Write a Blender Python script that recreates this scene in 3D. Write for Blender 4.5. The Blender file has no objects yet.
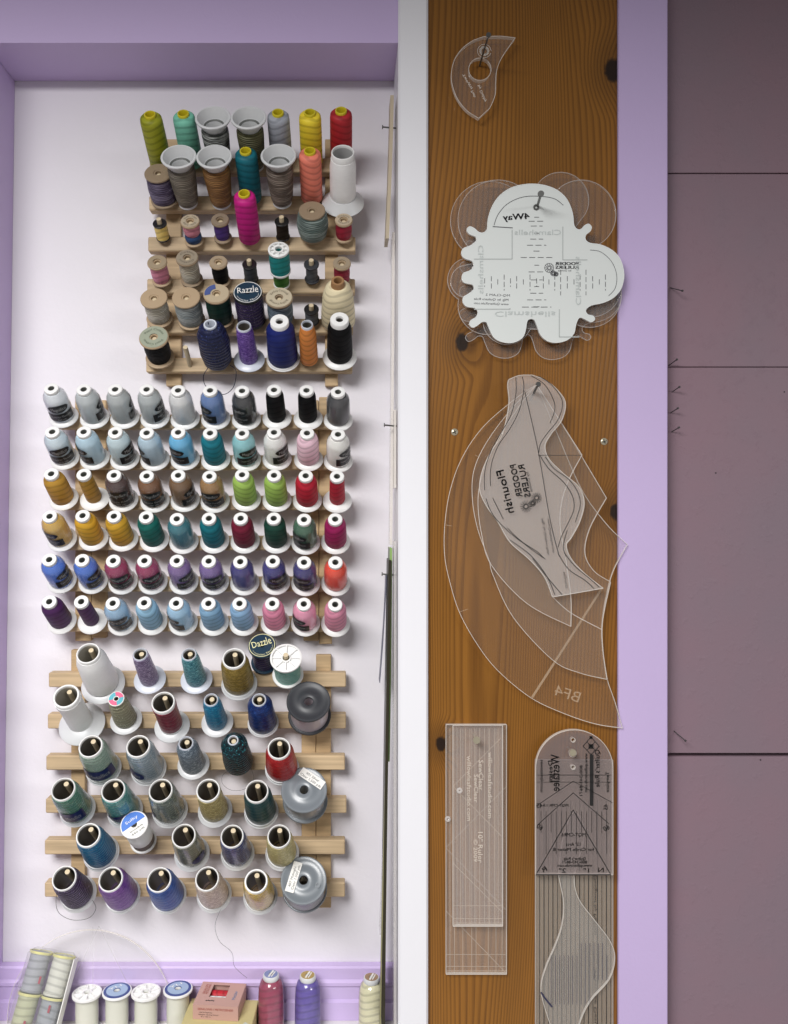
import bpy, math, random
from mathutils import Vector, Matrix
from mathutils.geometry import tessellate_polygon

# ------------------------------------------------------------------ camera, world, lights, exposure
sc = bpy.context.scene
COL = sc.collection
random.seed(7)
Z0 = 1.5            # height of the camera (and of the picture's centre) above the floor
CAMD = 1.04         # camera to the back wall of the niche (the wall is at Y = 0)
FPX = 800.0         # focal length in pixels of the 788x1024 frame
CX, CY = 345.0, 512.0
cam_d = bpy.data.cameras.new('camera')
cam = bpy.data.objects.new('camera', cam_d)
COL.objects.link(cam)
cam.location = (0, -CAMD, Z0)
cam.rotation_euler = (math.pi / 2, 0, 0)
cam_d.sensor_fit = 'VERTICAL'
cam_d.sensor_height = 24.0
cam_d.lens = FPX / 1024 * 24.0
cam_d.shift_x = 49.0 / 1024
cam_d.clip_start = 0.02
sc.camera = cam

sc.view_settings.view_transform = 'Standard'
sc.view_settings.look = 'None'
sc.view_settings.exposure = 0.0
sc.view_settings.gamma = 1.0
sc.view_settings.use_curve_mapping = False
sc.cycles.use_denoising = True
sc.cycles.transparent_max_bounces = 32
sc.cycles.max_bounces = 8

world = bpy.data.worlds.new('room_light')
sc.world = world
world.use_nodes = True
bg = world.node_tree.nodes['Background']
bg.inputs[0].default_value = (0.98, 0.97, 1.0, 1)
bg.inputs[1].default_value = 0.13

def area(name, loc, rot, sx, sy, power, color=(1, 1, 1)):
    l = bpy.data.lights.new(name, 'AREA')
    l.shape = 'RECTANGLE'; l.size = sx; l.size_y = sy; l.energy = power; l.color = color
    o = bpy.data.objects.new(name, l)
    COL.objects.link(o)
    o.location = loc; o.rotation_euler = rot
    return o
# ceiling light of the shop and an added fill, both facing the floor
area('ceiling_lamp', (-0.58, -1.50, Z0 + 0.71), (0, 0, 0), 0.8, 1.0, 65, (1.0, 0.985, 0.97))
area('added_fill_light', (2.5, -2.8, Z0 + 0.80), (0, 0, 0), 1.8, 0.8, 92, (1.0, 0.985, 0.97))  # unseen lamp added as fill, brightening the right side

# ------------------------------------------------------------------ helpers
def W(px, py, Y):
    d = CAMD + Y
    return Vector(((px - CX) * d / FPX, Y, Z0 + (CY - py) * d / FPX))
def lin(c):
    def f(v):
        v /= 255.0
        return v / 12.92 if v <= 0.04045 else ((v + 0.055) / 1.055) ** 2.4
    return tuple(f(v) for v in c)
MM = 0.001

class MB:
    """collects shapes into one mesh"""
    def __init__(s):
        s.v = []; s.f = []; s.m = []
    def add(s, vs, fs, mi=0, M=None):
        b = len(s.v)
        s.v += [(M @ Vector(v)) if M else Vector(v) for v in vs]
        for f in fs:
            s.f.append(tuple(b + i for i in f)); s.m.append(mi)
        return s
    def box(s, lo, hi, mi=0, M=None, ch=0.0):
        x0, y0, z0 = lo; x1, y1, z1 = hi
        if ch <= 0:
            vs = [(x0,y0,z0),(x1,y0,z0),(x1,y1,z0),(x0,y1,z0),(x0,y0,z1),(x1,y0,z1),(x1,y1,z1),(x0,y1,z1)]
            fs = [(0,3,2,1),(4,5,6,7),(0,1,5,4),(1,2,6,5),(2,3,7,6),(3,0,4,7)]
            return s.add(vs, fs, mi, M)
        vs = []; idx = {}
        for a in range(8):
            sx, sy, sz = a & 1, a >> 1 & 1, a >> 2 & 1
            c = [x1 if sx else x0, y1 if sy else y0, z1 if sz else z0]
            sg = [-1 if q else 1 for q in (sx, sy, sz)]
            for ax in range(3):
                p = [c[k] + (0 if k == ax else sg[k] * ch) for k in range(3)]
                idx[(a, ax)] = len(vs); vs.append(p)
        fs = []
        cen = Vector(((x0+x1)/2, (y0+y1)/2, (z0+z1)/2))
        def face(l):
            n = (Vector(vs[l[1]]) - Vector(vs[l[0]])).cross(Vector(vs[l[2]]) - Vector(vs[l[0]]))
            m = sum((Vector(vs[i]) for i in l), Vector()) / len(l)
            fs.append(tuple(l) if n.dot(m - cen) > 0 else tuple(reversed(l)))
        for ax in range(3):
            o = [k for k in range(3) if k != ax]
            for side in (0, 1):
                ring = []
                for u, w in ((0,0),(1,0),(1,1),(0,1)):
                    a = (side << ax) | (u << o[0]) | (w << o[1])
                    ring.append(idx[(a, ax)])
                face(ring)
        for ax in range(3):
            o = [k for k in range(3) if k != ax]
            for u in (0,1):
                for w in (0,1):
                    a = (u << o[0]) | (w << o[1]); b = a | (1 << ax)
                    face([idx[(a,o[0])], idx[(b,o[0])], idx[(b,o[1])], idx[(a,o[1])]])
        for a in range(8):
            face([idx[(a,0)], idx[(a,1)], idx[(a,2)]])
        return s.add(vs, fs, mi, M)
    def lathe(s, prof, seg=32, mi=0, M=None, closed=True, wob=None):
        n = len(prof); vs = []; fs = []
        for i in range(seg):
            a = 2 * math.pi * i / seg
            for k, (r, z) in enumerate(prof):
                rr = r if wob is None else r * wob(a, z)
                vs.append((rr * math.cos(a), rr * math.sin(a), z))
        for i in range(seg):
            j = (i + 1) % seg
            for k in range(n if closed else n - 1):
                l = (k + 1) % n
                fs.append((i*n+k, j*n+k, j*n+l, i*n+l))
        return s.add(vs, fs, mi, M)
    def tube(s, pts, r, seg=8, mi=0, cap=True):
        pts = [Vector(p) for p in pts]
        vs = []; fs = []
        up = None
        for i, p in enumerate(pts):
            t = (pts[min(i+1, len(pts)-1)] - pts[max(i-1, 0)]).normalized()
            if up is None:
                up = t.orthogonal().normalized()
            up = (up - t * up.dot(t)).normalized()
            b = t.cross(up)
            for k in range(seg):
                a = 2*math.pi*k/seg
                vs.append(p + (up*math.cos(a) + b*math.sin(a)) * r)
        for i in range(len(pts)-1):
            for k in range(seg):
                l = (k+1) % seg
                fs.append((i*seg+k, i*seg+l, (i+1)*seg+l, (i+1)*seg+k))
        if cap:
            fs.append(tuple(reversed(range(seg))))
            q = (len(pts)-1)*seg
            fs.append(tuple(range(q, q+seg)))
        return s.add(vs, fs, mi)
    def prism(s, loops, y0, y1, mi=0, mi_edge=1, M=None):
        """loops: outline then holes, lists of (x, z); extruded from y0 (front) to y1 (back)"""
        flat = [p for l in loops for p in l]
        n = len(flat)
        tris = tessellate_polygon([[Vector((p[0], p[1], 0)) for p in l] for l in loops])
        vs = [(p[0], y0, p[1]) for p in flat] + [(p[0], y1, p[1]) for p in flat]
        fs = []
        for t in tris:
            a, b, c = (Vector(flat[i]) for i in t)
            ar = (b.x-a.x)*(c.y-a.y) - (b.y-a.y)*(c.x-a.x)
            t = tuple(t) if ar > 0 else tuple(reversed(t))
            fs.append(t); fs.append(tuple(n + i for i in reversed(t)))
        s.add(vs, fs, mi, M)
        o = 0
        for li, l in enumerate(loops):
            ar = sum(l[i-1][0]*l[i][1] - l[i][0]*l[i-1][1] for i in range(len(l)))
            m = len(l); ev = [(p[0], y0, p[1]) for p in l] + [(p[0], y1, p[1]) for p in l]
            ef = []
            for i in range(m):
                j = (i+1) % m
                q = (i, m+i, m+j, j)
                if (ar > 0) != (li == 0): q = tuple(reversed(q))
                ef.append(tuple(reversed(q)) if False else q)
            s.add(ev, ef, mi_edge, M)
        return s
    def strip(s, pts, w, y, mi=0, dash=None):
        """a line of width w drawn on the plane Y = y through points (x, z)"""
        P = [Vector((p[0], p[1])) for p in pts]
        for i in range(len(P)-1):
            a, b = P[i], P[i+1]
            d = b - a; L = d.length
            if L < 1e-7: continue
            t = d / L; nrm = Vector((-t.y, t.x)) * w / 2
            segs = [(0, L)]
            if dash:
                on, off = dash; segs = []; u = 0
                while u < L:
                    segs.append((u, min(L, u+on))); u += on + off
            for u0, u1 in segs:
                p = a + t*u0; q = a + t*u1
                s.add([(p.x-nrm.x, y, p.y-nrm.y), (q.x-nrm.x, y, q.y-nrm.y), (q.x+nrm.x, y, q.y+nrm.y), (p.x+nrm.x, y, p.y+nrm.y)], [(0,1,2,3)], mi)
        return s
    def build(s, name, mats, parent=None, smooth=True, angle=38, M=None):
        me = bpy.data.meshes.new(name)
        me.from_pydata([tuple(v) for v in s.v], [], s.f)
        if not isinstance(mats, (list, tuple)): mats = [mats]
        for m in mats: me.materials.append(m)
        me.polygons.foreach_set('material_index', [min(i, len(mats)-1) for i in s.m])
        me.polygons.foreach_set('use_smooth', [smooth]*len(s.f))
        if smooth: me.set_sharp_from_angle(angle=math.radians(angle))
        me.update()
        o = bpy.data.objects.new(name, me)
        COL.objects.link(o)
        if parent: o.parent = parent
        if M is not None: o.matrix_local = M
        return o

def tag(o, label=None, cat=None, group=None, kind=None):
    if label: o['label'] = label
    if cat: o['category'] = cat
    if group: o['group'] = group
    if kind: o['kind'] = kind
    return o
def empty(name, M=None):
    o = bpy.data.objects.new(name, None)
    COL.objects.link(o)
    o.empty_display_size = 0.02
    if M is not None: o.matrix_world = M
    return o

_tc = {}
def text_geo(body):
    """verts (x, y) and faces of a piece of lettering of height about 1, starting at x = 0"""
    if body in _tc: return _tc[body]
    cu = bpy.data.curves.new('lettering', 'FONT')
    cu.body = body; cu.size = 1.0; cu.resolution_u = 2
    ob = bpy.data.objects.new('lettering', cu)
    COL.objects.link(ob)
    dg = bpy.context.evaluated_depsgraph_get()
    me = bpy.data.meshes.new_from_object(ob.evaluated_get(dg))
    vs = [(v.co.x, v.co.y) for v in me.vertices]
    fs = [tuple(p.vertices) for p in me.polygons]
    bpy.data.objects.remove(ob); bpy.data.curves.remove(cu); bpy.data.meshes.remove(me)
    _tc[body] = (vs, fs)
    return _tc[body]
def text_width(body):
    vs, _ = text_geo(body)
    return max((v[0] for v in vs), default=1)
def put_text(mb, body, x, z, h, y, rot=0.0, mirror=False, mi=0, width=None, center=True):
    """lettering centred on (x, z) in a plane Y = y, letter height h (or fitted to a width), turned by rot"""
    vs, fs = text_geo(body)
    w0 = text_width(body)
    k = h / 0.7
    kx = k if width is None else width / w0
    ca, sa = math.cos(rot), math.sin(rot)
    out = []
    for a, b in vs:
        a = (a - w0/2) * kx; b = (b - 0.33) * k
        if mirror: a = -a
        out.append((x + a*ca - b*sa, y, z + a*sa + b*ca))
    mb.add(out, fs if not mirror else [tuple(reversed(f)) for f in fs], mi)
def smooth_loop(pts, n=6, closed=True):
    """Catmull-Rom through the points"""
    P = [Vector(p) for p in pts]; m = len(P); out = []
    rng = range(m) if closed else range(m-1)
    for i in rng:
        p0 = P[(i-1) % m] if closed else P[max(i-1,0)]
        p1 = P[i]; p2 = P[(i+1) % m]
        p3 = P[(i+2) % m] if closed else P[min(i+2,m-1)]
        for k in range(n):
            t = k / n
            out.append(0.5*((2*p1) + (p2-p0)*t + (2*p0-5*p1+4*p2-p3)*t*t + (3*p1-p0-3*p2+p3)*t**3))
    if not closed: out.append(P[-1])
    return out

# ------------------------------------------------------------------ materials
def mat(name, color, rough=0.5, metal=0.0, spec=0.5, coat=0.0, bump=None, sheen=0.0):
    m = bpy.data.materials.new(name); m.use_nodes = True
    nt = m.node_tree; b = nt.nodes['Principled BSDF']
    b.inputs['Base Color'].default_value = (*color, 1)
    b.inputs['Roughness'].default_value = rough
    b.inputs['Metallic'].default_value = metal
    b.inputs['Specular IOR Level'].default_value = spec
    b.inputs['Coat Weight'].default_value = coat
    if bump:
        sc_, st = bump
        tc = nt.nodes.new('ShaderNodeTexCoord'); nz = nt.nodes.new('ShaderNodeTexNoise')
        nz.inputs['Scale'].default_value = sc_; nz.inputs['Detail'].default_value = 4
        bp = nt.nodes.new('ShaderNodeBump'); bp.inputs['Strength'].default_value = st; bp.inputs['Distance'].default_value = 0.001
        nt.links.new(tc.outputs['Object'], nz.inputs['Vector'])
        nt.links.new(nz.outputs['Fac'], bp.inputs['Height'])
        nt.links.new(bp.outputs['Normal'], b.inputs['Normal'])
    return m
class NB:
    """short hand for shader maths"""
    def __init__(s, m): s.nt = m.node_tree; s.b = s.nt.nodes['Principled BSDF']
    def val(s, sock, v):
        if isinstance(v, (int, float)): sock.default_value = v
        elif isinstance(v, (tuple, list)): sock.default_value = v if len(v) == len(sock.default_value) else (*v, 1)
        else: s.nt.links.new(v, sock)
    def math(s, op, a, b=0.0, c=None):
        n = s.nt.nodes.new('ShaderNodeMath'); n.operation = op
        s.val(n.inputs[0], a); s.val(n.inputs[1], b)
        if c is not None: s.val(n.inputs[2], c)
        return n.outputs[0]
    def coords(s):
        t = s.nt.nodes.new('ShaderNodeTexCoord'); x = s.nt.nodes.new('ShaderNodeSeparateXYZ')
        s.nt.links.new(t.outputs['Object'], x.inputs[0])
        return t.outputs['Object'], x.outputs[0], x.outputs[1], x.outputs[2]
    def comb(s, x, y, z):
        n = s.nt.nodes.new('ShaderNodeCombineXYZ')
        for i, v in enumerate((x, y, z)): s.val(n.inputs[i], v)
        return n.outputs[0]
    def noise(s, vec, scale, detail=2.0, rough=0.5):
        n = s.nt.nodes.new('ShaderNodeTexNoise')
        s.nt.links.new(vec, n.inputs['Vector']); n.inputs['Scale'].default_value = scale
        n.inputs['Detail'].default_value = detail; n.inputs['Roughness'].default_value = rough
        return n.outputs['Fac']
    def mix(s, f, a, b):
        n = s.nt.nodes.new('ShaderNodeMix'); n.data_type = 'RGBA'
        s.val(n.inputs[0], f); s.val(n.inputs[6], a); s.val(n.inputs[7], b)
        return n.outputs[2]
    def smooth(s, x, a, b):
        n = s.nt.nodes.new('ShaderNodeMapRange'); n.interpolation_type = 'SMOOTHSTEP'
        s.val(n.inputs[0], x); s.val(n.inputs[1], a); s.val(n.inputs[2], b)
        return n.outputs[0]
    def bump(s, h, st, dist):
        n = s.nt.nodes.new('ShaderNodeBump'); n.inputs['Strength'].default_value = st; n.inputs['Distance'].default_value = dist
        s.val(n.inputs['Height'], h); s.nt.links.new(n.outputs[0], s.b.inputs['Normal'])

_tm = {}
def thread(rgb, kind='plain', rgb2=None):
    """wound thread. plain: scalloped cross winding; metal: shiny foil thread; glitter: sparkling; cord: coarse visible strands"""
    key = (rgb, kind, rgb2)
    if key in _tm: return _tm[key]
    c = lin(rgb)
    m = mat('thread_' + kind, c, 0.55, spec=0.35 if max(rgb) > 40 else 0.12)
    n = NB(m); vec, x, y, z = n.coords()
    th = n.math('ARCTAN2', y, x)
    dark = tuple(v * 0.80 for v in c); light = tuple(min(1, v * 1.12 + 0.002) for v in c)
    if kind in ('smooth', 'metal'):
        c = tuple(min(.9, v*1.3) for v in c); dark = tuple(v*.8 for v in c); light = tuple(min(.92, v*1.12) for v in c)
    if kind == 'smooth':
        fine = n.noise(n.comb(n.math('MULTIPLY', x, 3.0), n.math('MULTIPLY', y, 3.0), n.math('MULTIPLY', z, 10.0)), 60.0, 3)
        n.val(n.b.inputs['Base Color'], n.mix(fine, tuple(v*0.9 for v in c), light))
        n.b.inputs['Roughness'].default_value = 0.42
    if kind in ('plain', 'metal'):
        w = n.math('MULTIPLY_ADD', n.math('SINE', n.math('MULTIPLY_ADD', th, 2.0, 0.7)), 1.7, n.math('MULTIPLY', z, 2*math.pi/0.0085))
        s1 = n.math('SINE', w)
        f = n.smooth(s1, -1.0, -0.1)
        fine = n.noise(n.comb(x, y, n.math('MULTIPLY', z, 14.0)), 90.0, 2)
        f2 = n.math('MULTIPLY', f, n.math('MULTIPLY_ADD', fine, 0.7, 0.6))
        col = n.mix(f2, dark, light)
        if kind == 'metal':
            sp = n.smooth(n.noise(n.comb(x, y, n.math('MULTIPLY', z, 5.0)), 260.0, 3, 0.7), 0.46, 0.66)
            col = n.mix(sp, tuple(v*0.6 for v in c), tuple(min(1, v*1.5+0.06) for v in c) if rgb2 is None else lin(rgb2))
            n.b.inputs['Roughness'].default_value = 0.36
        n.val(n.b.inputs['Base Color'], col)
        n.bump(n.math('ADD', f, n.math('MULTIPLY', fine, 0.5)), 0.3, 0.0005)
    elif kind == 'glitter':
        sp = n.smooth(n.noise(vec, 620.0, 2, 0.6), 0.60, 0.70)
        w = n.math('SINE', n.math('MULTIPLY_ADD', n.noise(vec, 60.0), 3.0, n.math('MULTIPLY', z, 2*math.pi/0.005)))
        base = n.mix(n.math('MULTIPLY_ADD', w, 0.3, 0.5), dark, light)
        n.val(n.b.inputs['Base Color'], n.mix(sp, base, lin(rgb2) if rgb2 else tuple(min(1, v*2.2+0.15) for v in c)))
        n.b.inputs['Roughness'].default_value = 0.4
        n.bump(w, 0.5, 0.0006)
    elif kind == 'cord':
        w = n.math('SINE', n.math('ADD', n.math('MULTIPLY', n.noise(vec, 55.0), 5.0), n.math('MULTIPLY_ADD', th, 1.0, n.math('MULTIPLY', z, 2*math.pi/0.0026))))
        mixn = n.smooth(n.noise(n.comb(n.math('MULTIPLY', x, .6), n.math('MULTIPLY', y, .6), n.math('MULTIPLY', z, 5.0)), 70.0, 3), 0.42, 0.6)
        b0 = n.mix(mixn, c, lin(rgb2) if rgb2 else light)
        n.val(n.b.inputs['Base Color'], n.mix(n.math('MULTIPLY_ADD', w, 0.35, 0.35), b0, n.mix(0.55, b0, (0.01, 0.01, 0.01, 1))))
        n.bump(w, 0.7, 0.0008)
    _tm[key] = m
    return m

def paint(name, rgb_lin, rough=0.5, amt=0.05, bumps=(350, 0.25)):
    m = mat(name, rgb_lin, rough, spec=0.35)
    n = NB(m); vec, x, y, z = n.coords()
    f = n.noise(vec, 9.0, 4, 0.6)
    n.val(n.b.inputs['Base Color'], n.mix(f, tuple(v*(1-amt) for v in rgb_lin), tuple(min(1, v*(1+amt)) for v in rgb_lin)))
    n.bump(n.noise(vec, bumps[0], 3, 0.6), bumps[1], 0.0006)
    return m

M_wall = paint('white_wall_paint', (0.76, 0.735, 0.78), 0.55, 0.03, (160, 0.5))
M_lilac = paint('lilac_paint', (0.56, 0.445, 0.71), 0.45, 0.03, (220, 0.3))
M_white = paint('white_gloss_paint', (0.80, 0.80, 0.84), 0.35, 0.02, (120, 0.25))
M_shelf = paint('white_shelf_paint', (0.74, 0.72, 0.72), 0.5, 0.05, (200, 0.4))

def mauve_material():
    c = (0.235, 0.160, 0.192)
    m = mat('mauve_paint', c, 0.5, spec=0.4)
    n = NB(m); vec, x, y, z = n.coords()
    f = n.smooth(n.noise(vec, 3.2, 4, 0.6), 0.35, 0.7)
    col = n.mix(f, (0.222, 0.164, 0.198), (0.252, 0.160, 0.195))
    vz = n.nt.nodes.new('ShaderNodeTexVoronoi'); vz.inputs['Scale'].default_value = 26.0
    n.nt.links.new(n.comb(x, 0.0, z), vz.inputs['Vector'])
    hole = n.math('MULTIPLY', n.smooth(vz.outputs['Distance'], 0.032, 0.02), n.smooth(n.noise(vec, 11.0, 1), 0.52, 0.56))
    n.val(n.b.inputs['Base Color'], n.mix(hole, col, (0.02, 0.015, 0.02, 1)))
    chips = n.smooth(n.noise(vec, 75.0, 5, 0.7), 0.52, 0.75)
    n.bump(n.math('SUBTRACT', n.math('ADD', chips, n.math('MULTIPLY', n.noise(vec, 240.0, 3), 0.5)), n.math('MULTIPLY', hole, 2.0)), 0.28, 0.0012)
    return m
M_mauve = mauve_material()

def pine_material(name, base, dark, knots=(), fs=1.0, rough=0.33):
    m = mat(name, lin(base), rough, spec=0.45)
    n = NB(m); vec, x, y, z = n.coords()
    big = n.noise(n.comb(n.math('MULTIPLY', x, 7.0), n.math('MULTIPLY', y, 3.0), n.math('MULTIPLY', z, 0.75)), 1.0, 1.0, 0.4)
    small = n.noise(n.comb(n.math('MULTIPLY', x, 60.0), 0.0, n.math('MULTIPLY', z, 2.0)), 1.0, 2.0)
    f = n.math('MULTIPLY_ADD', big, 20.0*fs, n.math('MULTIPLY_ADD', x, 95.0*fs, n.math('MULTIPLY', small, 0.55)))
    km = None
    for kx, kz, kr in knots:
        dx = n.math('SUBTRACT', x, kx); dz = n.math('MULTIPLY', n.math('SUBTRACT', z, kz), 0.7)
        d = n.math('SQRT', n.math('ADD', n.math('MULTIPLY', dx, dx), n.math('MULTIPLY', dz, dz)))
        f = n.math('ADD', f, n.math('MULTIPLY', n.smooth(d, kr*3.6, 0.0), 4.0))
        k = n.smooth(n.math('MULTIPLY_ADD', n.noise(vec, 180.0, 2), kr*0.35, d), kr*1.25, kr*0.75)
        h = n.smooth(d, kr*3.4, kr*0.7)
        k = n.math('MAXIMUM', k, n.math('MULTIPLY', h, 0.35))
        km = k if km is None else n.math('MAXIMUM', km, k)
    ring = n.math('FRACT', f)
    late = n.math('MULTIPLY', n.smooth(ring, 0.35, 0.86), n.smooth(ring, 1.0, 0.93))
    fib = n.noise(n.comb(n.math('MULTIPLY', x, 900.0), n.math('MULTIPLY', y, 300.0), n.math('MULTIPLY', z, 14.0)), 1.0, 2.0)
    blotch = n.noise(n.comb(n.math('MULTIPLY', x, 9.0), 0.0, n.math('MULTIPLY', z, 3.0)), 1.0, 3.0)
    b = lin(base); dk = lin(dark)
    c0 = n.mix(n.smooth(blotch, 0.3, 0.7), tuple(v*0.82 for v in b), tuple(v*1.15 for v in b))
    col = n.mix(n.math('MULTIPLY', late, n.math('MULTIPLY_ADD', fib, 0.5, 0.42)), c0, dk)
    col = n.mix(n.math('MULTIPLY', n.smooth(fib, 0.45, 0.75), 0.16), col, tuple(v*0.4 for v in dk))
    if km is not None: col = n.mix(km, col, (0.016, 0.007, 0.003, 1))
    n.val(n.b.inputs['Base Color'], col)
    n.bump(n.math('ADD', late, fib), 0.12, 0.0004)
    return m
def rackwood(name, base):
    m = mat(name, lin(base), 0.55, spec=0.3)
    n = NB(m); vec, x, y, z = n.coords()
    f = n.noise(n.comb(n.math('MULTIPLY', x, 12.0), n.math('MULTIPLY', y, 250.0), n.math('MULTIPLY', z, 260.0)), 1.0, 3.0)
    g = n.noise(vec, 9.0, 2)
    b = lin(base)
    n.val(n.b.inputs['Base Color'], n.mix(n.smooth(n.math('MULTIPLY_ADD', g, 0.6, n.math('MULTIPLY', f, 0.6)), 0.4, 0.8), tuple(v*1.12 for v in b), tuple(v*0.76 for v in b)))
    n.bump(f, 0.15, 0.0004)
    return m
M_rail = rackwood('pale_birch', (196, 172, 138))
M_stile = rackwood('pale_birch_stile', (186, 160, 124))
M_peg = mat('peg_wood', lin((206, 190, 160)), 0.6, spec=0.2)
M_spoolwood = mat('spool_wood', lin((172, 150, 122)), 0.55, spec=0.3, bump=(300, 0.3))
M_spoolwood2 = mat('old_spool_wood', lin((144, 126, 104)), 0.55, spec=0.3, bump=(300, 0.3))
M_wplast = mat('white_plastic', (0.80, 0.80, 0.79), 0.32, spec=0.5)
M_tplast = mat('translucent_white_plastic', (0.62, 0.63, 0.64), 0.3, spec=0.5)
M_greyplast = mat('pale_grey_plastic', (0.58, 0.61, 0.68), 0.3, spec=0.5)
M_creamplast = mat('cream_cardboard', (0.62, 0.58, 0.50), 0.6)
M_black = mat('black_plastic', (0.012, 0.012, 0.013), 0.35, spec=0.5)
M_dgrey = mat('dark_grey_plastic', (0.035, 0.037, 0.043), 0.42, spec=0.45)
M_sgrey = mat('steel_grey_plastic', (0.17, 0.19, 0.21), 0.3, spec=0.6)
M_yel = mat('yellow_plastic_tube', lin((205, 190, 40)), 0.35)
M_label = mat('black_label', (0.008, 0.008, 0.009), 0.3)
M_navylabel = mat('navy_label', lin((22, 30, 86)), 0.3)
M_paper = mat('white_paper', (0.78, 0.77, 0.74), 0.6)
M_ink = mat('black_ink', (0.01, 0.01, 0.01), 0.5)
M_inkgrey = mat('grey_ink', (0.10, 0.10, 0.11), 0.5)
M_letter = mat('pale_lettering', (0.36, 0.36, 0.36), 0.5)
M_blueink = mat('blue_print', lin((40, 105, 195)), 0.4)
M_nail = mat('dull_nail_steel', (0.16, 0.16, 0.155), 0.38, metal=0.85)
M_brass = mat('brassy_screw_steel', (0.42, 0.38, 0.28), 0.3, metal=0.4)
M_etch = mat('etched_white_line', (0.62, 0.52, 0.42), 0.7)
M_whiterefl = mat('white_reflection_acrylic', (0.72, 0.755, 0.74), 0.12, spec=0.5)  # clear acrylic; the reflected ceiling light is put into its white colour
M_whiteedge = mat('white_acrylic_edge', (0.82, 0.85, 0.84), 0.2)
M_tan = mat('tan_ruler', lin((186, 172, 148)), 0.5)

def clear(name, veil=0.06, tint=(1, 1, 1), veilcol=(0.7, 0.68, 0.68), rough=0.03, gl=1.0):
    """thin clear acrylic: mostly transparent, a faint diffuse veil, Fresnel reflection"""
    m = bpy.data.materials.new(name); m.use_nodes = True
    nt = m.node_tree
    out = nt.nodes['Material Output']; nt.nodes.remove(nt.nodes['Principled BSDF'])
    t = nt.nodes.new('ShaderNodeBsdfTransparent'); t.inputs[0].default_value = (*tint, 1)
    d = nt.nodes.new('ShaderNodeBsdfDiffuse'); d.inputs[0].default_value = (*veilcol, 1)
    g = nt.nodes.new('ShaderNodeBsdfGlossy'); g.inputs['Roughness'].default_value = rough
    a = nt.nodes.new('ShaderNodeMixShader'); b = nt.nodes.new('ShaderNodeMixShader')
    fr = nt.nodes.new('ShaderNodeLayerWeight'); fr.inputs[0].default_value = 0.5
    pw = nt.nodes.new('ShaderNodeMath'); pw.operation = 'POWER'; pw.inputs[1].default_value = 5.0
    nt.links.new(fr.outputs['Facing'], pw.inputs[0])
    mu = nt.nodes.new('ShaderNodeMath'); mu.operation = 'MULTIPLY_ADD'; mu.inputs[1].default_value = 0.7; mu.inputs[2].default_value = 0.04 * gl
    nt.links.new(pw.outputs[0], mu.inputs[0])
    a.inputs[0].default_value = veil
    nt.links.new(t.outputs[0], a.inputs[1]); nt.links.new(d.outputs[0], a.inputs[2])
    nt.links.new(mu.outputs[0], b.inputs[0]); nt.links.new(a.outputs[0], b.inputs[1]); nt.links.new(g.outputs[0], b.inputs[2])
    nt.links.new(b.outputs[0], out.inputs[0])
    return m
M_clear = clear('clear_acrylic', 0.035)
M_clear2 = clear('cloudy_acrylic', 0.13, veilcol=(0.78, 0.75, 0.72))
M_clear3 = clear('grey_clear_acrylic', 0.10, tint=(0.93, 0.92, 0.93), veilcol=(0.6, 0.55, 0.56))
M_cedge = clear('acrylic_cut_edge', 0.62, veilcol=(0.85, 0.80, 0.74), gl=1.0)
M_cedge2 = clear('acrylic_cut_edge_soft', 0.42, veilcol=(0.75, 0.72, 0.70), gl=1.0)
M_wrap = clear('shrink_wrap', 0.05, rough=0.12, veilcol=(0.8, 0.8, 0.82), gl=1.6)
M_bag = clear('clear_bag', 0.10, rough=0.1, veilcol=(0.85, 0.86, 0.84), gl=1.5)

# ------------------------------------------------------------------ the setting
FRONT = -0.085
def struct(name, mb, m, smooth=False):
    return tag(mb.build(name, m, smooth=smooth), kind='structure')
XR0 = 0.0633                         # niche side of the white post
XP1 = W(428, 0, FRONT).x             # post | wood board
XW1 = W(617, 0, -0.080).x            # wood board | lilac strip
XL1 = W(668, 0, FRONT).x             # lilac strip | mauve wall
ZH = 0.560 + Z0                      # underside of the header
ZS = Z0 - 0.651                      # top of the shelf
M_floor = paint('grey_floor', (0.34, 0.32, 0.31), 0.6, 0.1)
struct('floor', MB().box((-4, -6, -0.05), (4, 0.03, 0)), M_floor)
struct('wall_back', MB().box((-0.75, 0.0, ZS-0.3), (0.12, 0.03, Z0+0.95)), M_wall)
struct('wall_top', MB().box((-0.75, FRONT, ZH), (XR0, -0.0005, Z0+0.95)), M_lilac)
lj = MB()
x1, x2 = W(15, 80, 0).x, W(2, 1000, 0).x
def jx(z): return x1 + (x2-x1)*(ZH-z)/(ZH-ZS)
zt, zb = ZH-0.0005, ZS-0.3
lj.add([(-0.75,FRONT,zb),(jx(zb),FRONT,zb),(jx(zb),-0.0005,zb),(-0.75,-0.0005,zb),(-0.75,FRONT,zt),(jx(zt),FRONT,zt),(jx(zt),-0.0005,zt),(-0.75,-0.0005,zt)],
       [(0,3,2,1),(4,5,6,7),(0,1,5,4),(1,2,6,5),(2,3,7,6),(3,0,4,7)])
struct('wall_left', lj, M_lilac)
struct('trim_1', MB().box((XR0, FRONT-0.004, ZS-0.3), (XP1, -0.0005, Z0+0.95), ch=0.0025), M_white)
KN = [(W(613,70,-.08).x, W(613,70,-.08).z, 0.013), (W(462,342,-.08).x, W(462,342,-.08).z, 0.010), (W(616,512,-.08).x, W(616,512,-.08).z, 0.009), (W(441,744,-.08).x, W(441,744,-.08).z, 0.008)]
M_pine = pine_material('varnished_pine', (136, 90, 32), (98, 60, 16), KN, fs=2.6)
struct('wall_board', MB().box((XP1+0.0004, -0.080, ZS-0.3), (XW1, -0.05, Z0+0.95)), M_pine)
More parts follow.
